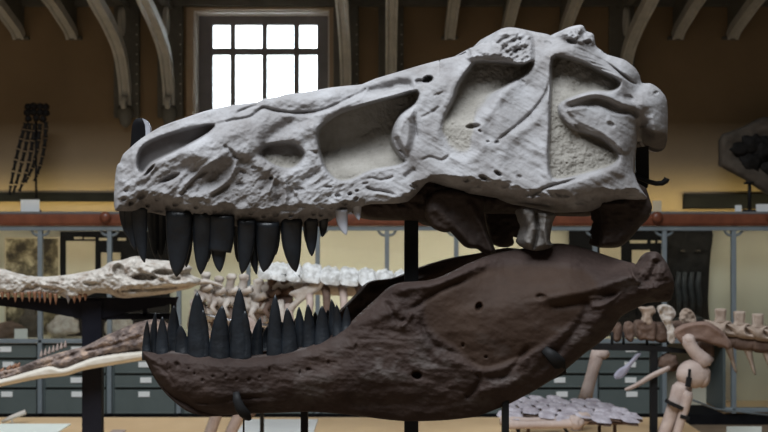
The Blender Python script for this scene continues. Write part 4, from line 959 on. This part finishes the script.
relief('cranium', OUTS, skull_depth, M['skull'], sku, step=0.85, plane=PLANE, rows=4)

def ymid(px, Y=None):
    k = (px-CX)/F; return (Y0M-SL*X0)/(1-SL*k)
def midrelief(name, outline, off, th, m, parent, R=8, amp=0.12, fr=10, seed=3, ridge=(), step=1.0):
    ol = smooth_poly(outline, 3)
    def dep(px, py, d):
        h = th*rnd(d, R)+th*amp*n2(px, py, fr, fr*0.7, seed)*ss(0, 3, d)
        for (ln, wd, hh) in ridge:
            dd, _ = ldist(ln, px, py); h = h+hh*np.exp(-(dd/wd)**2)*ss(0, 4, d)
        return np.maximum(h, 0.1*th), None
    return relief(name, ol, dep, m, parent, step=step, plane=(X0, Y0M+off, SL), rows=1)
midrelief('palate', [(352, 206), (358, 214), (366, 219), (385, 220.5), (419, 221), (430, 226), (438, 223), (450, 226), (475, 215), (520, 214), (560, 216), (598, 214), (598, 190), (560, 180), (480, 168), (430, 170), (400, 185), (365, 196)], -0.02, 0.10, M['palate'], sku, R=14)
midrelief('pterygoid', [(425, 205), (432, 226), (444.4, 232.5), (452, 231.5), (460, 240), (468, 248), (478, 249), (488, 255), (495.5, 254.5), (494, 246), (488, 232), (484, 214), (482, 196), (440, 190)], -0.13, 0.028, M['palate'], sku, R=5, ridge=(([(436, 210), (455, 226), (474, 244)], 5, 0.012), ([(470, 205), (484, 230), (492, 250)], 4, 0.014)))
midrelief('pterygoid', [(488, 200), (488, 232), (493, 243), (500, 247), (509, 247), (514, 243.5), (513, 236), (518, 238), (526, 236), (548, 220), (552, 200)], 0.10, 0.03, M['palate'], sku, R=5)
midrelief('quadrate', [(594, 186), (598, 206), (601, 222), (599, 245), (609, 248), (621, 246.5), (631, 238), (641, 226), (648, 219), (652, 209), (650, 200), (640, 184)], -0.20, 0.055, M['palate'], sku, R=10, ridge=(([(604, 205), (614, 204.5), (624, 204)], 4, 0.03),))  # near quadrate: dark bone colour paints the shadow under the skull
midrelief('quadrate', [(522, 208), (545, 211), (556, 214), (553, 222), (550, 240), (554, 245), (548, 249), (536, 251), (527, 248), (523, 240), (527, 228)], -0.24, 0.045, M['column'], sku, R=6, ridge=(([(536, 212), (538, 230), (534, 248)], 2, -0.03), ([(546, 212), (544, 230), (548, 246)], 2.2, 0.016)))
# ---- upper teeth
def tooth(base, width, tip, Y, parent, m, down=True, bow=0.0, name='tooth', flat=0.62, pw=2.3, trunc=None, sink=6.0):
    """curved, slightly flattened conical tooth; positions in the picture at depth Y"""
    (bx, by), (tx, ty) = base, tip
    sgn = 1 if down else -1
    by0 = by-sgn*sink
    n = 13; pts = []; rad = []
    for k in range(n+1):
        u = k/n
        if trunc: u = u*trunc
        cx_ = bx+(bx-tx)*0.10+bow; cy_ = by0+(ty-by0)*0.55
        x = (1-u)**2*bx+2*u*(1-u)*cx_+u*u*tx; y = (1-u)**2*by0+2*u*(1-u)*cy_+u*u*ty
        pts.append(P(x, y, Y+0.010*math.sin(u*math.pi)))
        r = width/2*1.04*(1-u**pw)**0.66; rad.append(max(r, 0.5)*Y/F)
    if trunc:
        pts.append(pts[-1].lerp(pts[-2], 0.9)); rad.append(rad[-1]*0.75)
    o = MB().tube(pts, rad, 16, flat=flat).build(name, m, parent); return o
def ynear(px, inset):
    W = np.interp(px, [114, 122, 140, 170, 220, 300, 360], [0.052, 0.078, 0.098, 0.118, 0.138, 0.155, 0.170])
    return (Y0M-SL*X0-(W-inset))/(1-SL*(px-CX)/F)
UP = [((123.5, 210), 9, (130, 239), .0, 0), ((130, 211), 11, (135, 250), .0, 0), ((139.5, 211), 15.5, (144.5, 262.5), .0, 0), ((179, 217), 26, (176.5, 277), .0, 0), ((202.5, 219), 20, (200.8, 274.5), .0, 0),
      ((246.5, 226), 18, (242, 274), .0, 0), ((252, 228), 12, (256.5, 274.5), .03, 0), ((267.5, 228), 23, (263.5, 272), .0, 0), ((276, 229), 9, (275.7, 255), .03, 0), ((291.5, 224), 21, (296, 272), .0, -1), ((311, 224), 13.5, (311.8, 256), .0, 0), ((323.5, 224), 9, (322.3, 237), .005, 0)]
for b, wd, tp, dy, bw in UP: tooth(b, wd, tp, ynear(b[0], 0.072)+dy, sku, M['tooth'], bow=bw)
yt = ynear(220, 0.072)
sleeve = tooth((221.5, 221), 25.5, (216, 274), yt, sku, M['tooth'], trunc=0.60, pw=3.2)
tooth((218.5, 236), 17, (219.8, 272), yt+0.004, sleeve, M['tooth'], name='tooth_tip')
for b, wd, tp in (((341.5, 213), 12, (346.3, 235)), ((357, 207), 8.5, (359, 220))): tag(tooth(b, wd, tp, ynear(b[0], 0.035), sku, M['palegreytooth'], sink=4), 'pale grey tooth')
# far row
def yfar(px, k=1.0):
    W = np.interp(px, [114, 122, 140, 170, 220, 300, 360], [0.052, 0.078, 0.098, 0.118, 0.138, 0.155, 0.170])
    return (Y0M-SL*X0+(W-0.045)*k)/(1-SL*(px-CX)/F)
for b, wd, tp in (((153, 212), 12, (155.5, 258)), ((160, 213), 13, (161, 258)), ((186, 219), 15, (186.5, 267)), ((170, 217), 12, (168, 250)), ((207, 220), 14, (208, 262)), ((216, 222), 14, (216, 260)), ((232, 225), 11, (230, 240)), ((240, 226), 14, (238, 262)), ((264, 228), 15, (262, 262)), ((289, 224), 13, (291, 258)), ((308, 224), 10, (308, 246))):
    tooth(b, wd, tp, yfar(b[0]), sku, M['tooth'])

# ================================================================== the great lower jaw
jaw = thing('dinosaur_lower_jaw', (0.0, Y0M+0.7*SL, 1.0), 'huge dark brown dinosaur lower jaw with long black teeth', 'jaw')
JOUT = [(142.7, 352), (147, 363.6), (155, 379), (163, 390), (172, 399), (186, 409.5), (198, 413), (211, 414.6), (232, 415), (253.5, 413.6), (282, 412.7), (311, 411.9), (341.6, 414), (370, 417.6), (390, 420), (406, 421.2), (430, 421), (450, 419.8), (471, 417.5), (480, 415.5), (492, 411), (509, 404), (520, 398.5), (532, 392), (550, 381), (566, 369.5), (584, 354), (592, 348.5), (607.6, 336), (615, 326), (622, 316), (636, 308.5), (647, 303),
        (660, 302), (671, 300), (674.5, 283), (671, 272), (667.5, 264), (661, 255), (656, 251.5), (650, 254), (645.5, 259.5), (640, 267.5), (634, 263), (628, 262), (610, 256.5), (589, 249.5), (570, 244.5), (555.5, 243.8), (532, 247.5), (506, 252), (490, 256), (480, 260), (467, 265.4), (445.5, 276), (428, 281), (406.4, 282.3), (396, 285), (387, 290.8), (379, 298.6), (359.5, 316), (349.6, 325.4), (331, 337.4), (307, 346.7), (286.7, 352), (268, 355), (242, 357), (205, 355.5), (190, 353.5), (172, 351.5), (157, 354)]
JOS = smooth_poly(JOUT, 2)
jbx = np.array([143, 155, 172, 198, 253, 311, 370, 430, 480, 532, 592, 622, 647, 674]); jby = np.array([353, 379, 399, 413, 414, 412, 418, 421, 416, 392, 348, 316, 303, 290])
jtx = np.array([143, 172, 242, 307, 350, 387, 428, 480, 532, 570, 634, 674]); jty = np.array([352, 351, 357, 347, 325, 291, 281, 260, 247, 244, 263, 262])
SMOOTHP = smooth_poly([(425, 297), (445, 285), (480, 268), (530, 262), (585, 268), (600, 290), (585, 310), (560, 335), (530, 355), (500, 368), (478, 370), (455, 350), (432, 335), (422, 315)], 3)
def jwidth(px):
    return np.interp(px, [143, 150, 165, 200, 260, 320, 380, 440, 500, 560, 620, 674], [0.018, 0.026, 0.042, 0.066, 0.108, 0.148, 0.200, 0.250, 0.305, 0.350, 0.372, 0.375])
def jaw_depth(px, py, d):
    ty = np.interp(px, jtx, jty); by = np.interp(px, jbx, jby); t = np.clip((py-ty)/np.maximum(by-ty, 4), 0, 1)
    W = jwidth(px)
    R = np.interp(px, [143, 180, 350, 500, 674], [10, 16, 20, 24, 14])
    h = W-0.034+0.034*rnd(d, R)
    h = h-0.030*ss(0.62, 1.0, t)**1.2*ss(150, 190, px)+0.012*np.sin(np.clip(t, 0, 1)*math.pi)
    h = h-0.10*ss(0.42, 0.0, t)**1.3*ss(440, 520, px)*ss(640, 610, px)        # upper rear flank slopes in
    med = n2(px, py, 13, 8, 40, 4); fin = n2(px, py, 3.6, 3, 41, 3); big = n2(px, py, 40, 25, 42, 3)
    s1 = sdf(SMOOTHP, px, py); sm = ss(-2, 6, s1)
    h = h+(0.004*big+(0.0024*med+0.0009*fin)*(1-0.6*sm))*ss(0, 3, d)+0.0022*n2(px, py, 30, 6, 44, 3, rot=0.12)*(1-sm)
    h = h-0.010*sm*ss(330, 360, py)-0.006*sm
    def line(pts, w_, amt, taper=True):
        nonlocal h
        p_ = smooth_poly(pts, 4, closed=False) if len(pts) > 2 else pts
        dd, tt = ldist(p_, px, py); k = np.exp(-(dd/w_)**2)
        if taper: k = k*np.clip(np.sin(np.clip(tt, 0.02, 0.98)*math.pi)*2.2, 0, 1)
        h = h+amt*k
    def pit(x, y, rx, ry, dp, rot=0.0):
        nonlocal h
        c, s_ = math.cos(rot), math.sin(rot); u = ((px-x)*c+(py-y)*s_)/rx; v = (-(px-x)*s_+(py-y)*c)/ry
        h = h-dp*ss(1.35, 0.5, np.sqrt(u*u+v*v))
    line([(392, 293), (410, 288), (440, 282), (465, 272), (490, 262)], 5, 0.014)
    line([(408, 311), (420, 304), (428, 297), (445, 287), (470, 278)], 3, -0.012); line([(385, 300), (392, 312), (400, 322), (407, 318)], 3, -0.010)
    line([(350, 328), (368, 320), (386, 314), (402, 308)], 5, 0.010); line([(400, 328), (408, 320), (412, 312)], 2.4, 0.010)
    line([(421, 312), (424, 330), (436, 346), (452, 352), (470, 362), (480, 372)], 3.4, -0.008); line([(416, 330), (430, 352), (452, 360), (474, 376)], 4.5, 0.005)
    line([(476, 372), (480, 380), (472, 392), (464, 398)], 3, -0.014); line([(476, 392), (490, 390), (508, 386), (522, 376)], 4.5, 0.012); line([(482, 376), (500, 378), (516, 364), (530, 345)], 3, -0.010)
    line([(540, 300), (560, 296), (590, 290), (620, 280), (636, 275)], 6, 0.016); line([(548, 306), (572, 304), (600, 300), (618, 292)], 4, -0.010)
    line([(590, 300), (580, 322), (560, 348), (530, 378)], 4, -0.010); line([(608, 300), (596, 326), (572, 352), (540, 380)], 6, 0.010)
    s2 = sdf(smooth_poly([(588, 296), (612, 296), (622, 292), (610, 305), (592, 309)], 3), px, py); h = h+0.010*ss(-1, 3, s2)
    pit(417, 375, 4.6, 3.8, 0.030, 0.2); pit(479, 307, 3.2, 4.2, 0.022, 0.3); pit(541, 297, 5, 3, 0.008); pit(463, 345, 1.6, 2.2, 0.008); pit(486, 357, 1.5, 1.5, .008)
    for (x, y) in ((159, 360), (167, 362), (170, 369), (178, 362), (177, 367), (187, 370), (193, 371), (204, 378), (214, 378), (226, 374), (236, 381), (248, 379), (261, 379), (268, 370), (300, 370), (308, 368), (330, 360), (355, 346), (310, 371)): pit(x+1.5*math.sin(x*3.1), y+2.5*math.sin(x*1.7), 1.7+0.7*math.sin(x), 2.2+0.9*math.cos(x*2.3), 0.0055, 0.1)
    line([(150, 362), (164, 370), (175, 386)], 2.2, -0.006); line([(190, 402), (212, 402), (240, 398), (270, 396)], 2.2, -0.009); line([(186, 396), (200, 406), (230, 408), (260, 404), (300, 400)], 4, 0.008)
    line([(340, 400), (380, 404), (420, 402), (450, 405)], 6, -0.008); line([(205, 365), (245, 367), (290, 362), (330, 350)], 5, 0.006); line([(280, 385), (320, 378), (360, 372), (400, 380)], 8, 0.008)
    s3 = sdf(smooth_poly([(634, 264), (641, 268), (650, 256), (657, 252), (668, 265), (674, 283), (671, 299), (645, 302), (634, 290), (630, 275)], 3), px, py); h = h+ss(-1, 6, s3)*(0.010+0.012*n2(px, py, 9, 8, 50, 3)); line([(636, 270), (644, 280), (652, 276), (656, 262)], 3, -0.012); line([(630, 266), (634, 275), (640, 284)], 2.2, 0.014)
    # scalloped alveolar edge
    h = h-0.004*np.abs(np.sin(px/9.5))*ss(8, 0, py-ty)*ss(350, 330, px)
    mask = np.zeros((len(px), 2)); mask[:, 0] = sm*0.9
    dust = ss(0.05, 0.9, n2(px, py, 20, 13, 60, 4)+0.3*med)
    region = np.clip(ss(40, 10, np.hypot((px-320)/2.2, py-372))*0+np.exp(-((px-400)/95)**2-((py-368)/26)**2)+0.8*np.exp(-((px-500)/45)**2-((py-392)/14)**2)+0.7*np.exp(-((px-645)/26)**2-((py-275)/24)**2)+0.55*np.exp(-((px-300)/60)**2-((py-392)/12)**2)+0.7*np.exp(-((px-560)/60)**2-((py-335)/30)**2)*0.6, 0, 1)
    rimd = 0.7*ss(3.5, 0.5, py-ty)*ss(400, 330, px)
    mask[:, 1] = np.clip(0.72*dust*region+rimd*ss(-0.3, 0.6, med), 0, 0.9)
    return np.maximum(h, 0.01), mask
def jaw_back(px, py, d):
    base = np.interp(px, [143, 165, 200, 300, 420, 520, 674], [0.020, 0.050, 0.065, 0.060, 0.055, 0.055, 0.07])
    return base*(0.45+0.55*rnd(d, 14))
near_ramus = relief('ramus', JOS, jaw_depth, M['jaw'], jaw, step=0.95, far='back', back=jaw_back, plane=PLANE, rows=2)
# the far half is the near half reflected in the jaw's mid plane (set a little lower, as on the mount)
nn = Vector((-SL, 1, 0)).normalized(); p0 = Vector((X0, Y0M, 0)); rl_ = rootloc(jaw)
me2 = near_ramus.data.copy(); me2.name = 'ramus_far'
n_ = len(me2.vertices); co = np.empty(n_*3); me2.vertices.foreach_get('co', co); co = co.reshape(-1, 3)+np.array(rl_[:])
dist = (co-np.array(p0[:]))@np.array(nn[:]); co = co-2*dist[:, None]*np.array(nn[:])[None]
co[:, 2] -= 0.020*np.clip((co[:, 0]+0.65)/1.0, 0, 1)
me2.vertices.foreach_set('co', (co-np.array(rl_[:])).ravel()); me2.flip_normals(); me2.update()
far_ramus = bpy.data.objects.new('ramus', me2); COL.objects.link(far_ramus); far_ramus.parent = jaw
def yj(px, inset): return (Y0M-SL*X0-(jwidth(px)-inset))/(1-SL*(px-CX)/F)
LT = [((146.5, 354), 9, (147.3, 321), .02), ((153, 354), 9, (155.7, 312.5), .05), ((162.5, 354), 13.5, (162.3, 317), .0), ((173.5, 352), 15, (174, 305.5), .05), ((182.5, 355), 15.5, (180, 325), .0), ((219.5, 357), 21.5, (222.3, 305.5), .0), ((256, 357), 14, (260.3, 317.5), .06),
      ((275, 357), 16.5, (275.2, 295), .0), ((289.5, 354), 17, (287, 308), .0), ((300, 352), 13, (299, 307), .035), ((309.5, 349), 14.5, (308, 304.5), .01), ((322.5, 343), 16, (322, 306), .0), ((334, 338), 12, (331.5, 299.5), .035), ((338, 335), 11, (336.5, 305), .0), ((346.5, 329), 10, (347, 307), .0)]
for b, wd, tp, dy in LT: tooth(b, wd, tp, yj(b[0], 0.03)+dy, jaw, M['tooth'], down=False, pw=1.9)
for (b, wd, tp) in (((198.5, 357), 22, (197.2, 291.5)), ((240.5, 358), 20.5, (239.2, 288))):
    t_ = tooth(b, wd, tp, yj(b[0], 0.03), jaw, M['tooth'], down=False, pw=2.0, bow=-1.2)
    tooth((b[0]+4.5, b[1]-3), 13, (b[0]+4.5, b[1]-47), yj(b[0], 0.03)-0.004, t_, M['tooth'], down=False, name='tooth_ridge', pw=2.6)
def yjf(px): return (Y0M-SL*X0+(jwidth(px)-0.04))/(1-SL*(px-CX)/F)
for b, wd, tp in (((203, 352), 12, (206, 322)), ((231, 352), 12, (233, 318)), ((248, 350), 12, (250, 330)), ((266, 350), 12, (268, 326)), ((281, 348), 11, (282, 322)), ((296, 344), 11, (296, 318)), ((316, 340), 11, (315, 312)), ((328, 334), 10, (328, 310))):
    tooth(b, wd, tp, yjf(b[0]), jaw, M['tooth'], down=False)

# ================================================================== steel mount of the great skull
YP = float(ymid(411))
ms_ = thing('skull_stand', (P(411, 0, YP).x, YP, 0), 'black steel mount with posts and hooks holding the huge skull and jaw', 'stand')
MB().box((0.0, YP, 0.05), (1.5, 0.7, 0.10), bev=0.01).build('base', M['steel'], ms_, False)
def vpost(px0, px1, Y, z1, z0=0.1, th=0.03):
    a, b = P(px0, 0, Y), P(px1, 0, Y); MB().box(((a.x+b.x)/2, Y, (z0+z1)/2), (b.x-a.x, th, z1-z0), bev=0.002).build('post', M['steel'], ms_, False)
vpost(404.3, 418.2, YP, P(0, 192, YP).z, th=0.04)
Y3 = float(ymid(304)); vpost(301, 308, Y3, P(0, 404, Y3).z)
Y5 = yj(505.5, 0.06); vpost(502, 508.5, Y5, P(0, 400, Y5).z)
# chin clip and cheek clip, small bars
Yc = yj(240, 0.0)-0.012
MB().tube([P(236, 392, Yc), P(237, 400, Yc-.006), P(240, 408, Yc-.006), P(245, 414, Yc), P(247, 417, Yc+0.02), P(244, 417, Yc+0.06)], [0.008, 0.012, 0.014, 0.015, 0.014, 0.010], 8, flat=0.6).build('clip', M['steel'], ms_)
vpost(242.8, 244.6, Yc+0.06, P(0, 415, Yc).z, th=0.006)
Yd = yj(552, 0.0)-0.004
MB().tube([P(544, 349, Yd), P(552, 356, Yd-.006), P(560, 364, Yd), P(564, 370, Yd+0.09), P(505.5, 396, Y5)], [0.010, 0.016, 0.018, 0.012, 0.010], 8, flat=0.5).build('clip', M['steel'], ms_)
# rear plate and upturned hook
Yr = float(ymid(642))-0.10
plate('rear_plate', [(635, 148), (648, 146), (648.5, 180), (647.5, 187), (643.5, 191), (638, 187), (635.5, 178)], Yr, 0.016, M['steel'], ms_)
MB().tube([P(630, 173, Yr-.03), P(640, 178, Yr-.03), P(648, 181.5, Yr-.03), P(656, 183.5, Yr-.03), P(662, 183.2, Yr-.03), P(666, 180.5, Yr-.03), P(667, 178.5, Yr-.03)], [0.006, 0.007, 0.007, 0.007, 0.0075, 0.009, 0.009], 8).build('hook', M['steel'], ms_)
MB().tube([P(411, 196, YP), P(520, 190, float(ymid(520))), P(640, 180, Yr)], 0.012, 8).build('crossbar', M['steel'], ms_)
# rounded bracket rising behind the snout
Yb = float(ymid(140))+0.05
ol = smooth_poly([(130.5, 160), (130.8, 142), (132, 126), (135, 119.5), (139, 118), (145, 119), (149.5, 124), (150.5, 132), (149, 142), (150, 165)], 3)
br = relief('snout_bracket', ol, lambda px, py, d: (0.016*rnd(d, 5)+0.004, None), M['blackwood'], ms_, step=1.0, plane=(0, Yb, 0), rows=1)
plate('bracket_glint', [(143, 118.6), (147.5, 121), (150.6, 127), (150.8, 133), (149, 142), (146.2, 142), (146.4, 132), (145.8, 125)], Yb-0.014, 0.020, M['palegreytooth'], ms_)  # pale strip painted as window light caught on the bracket's rim
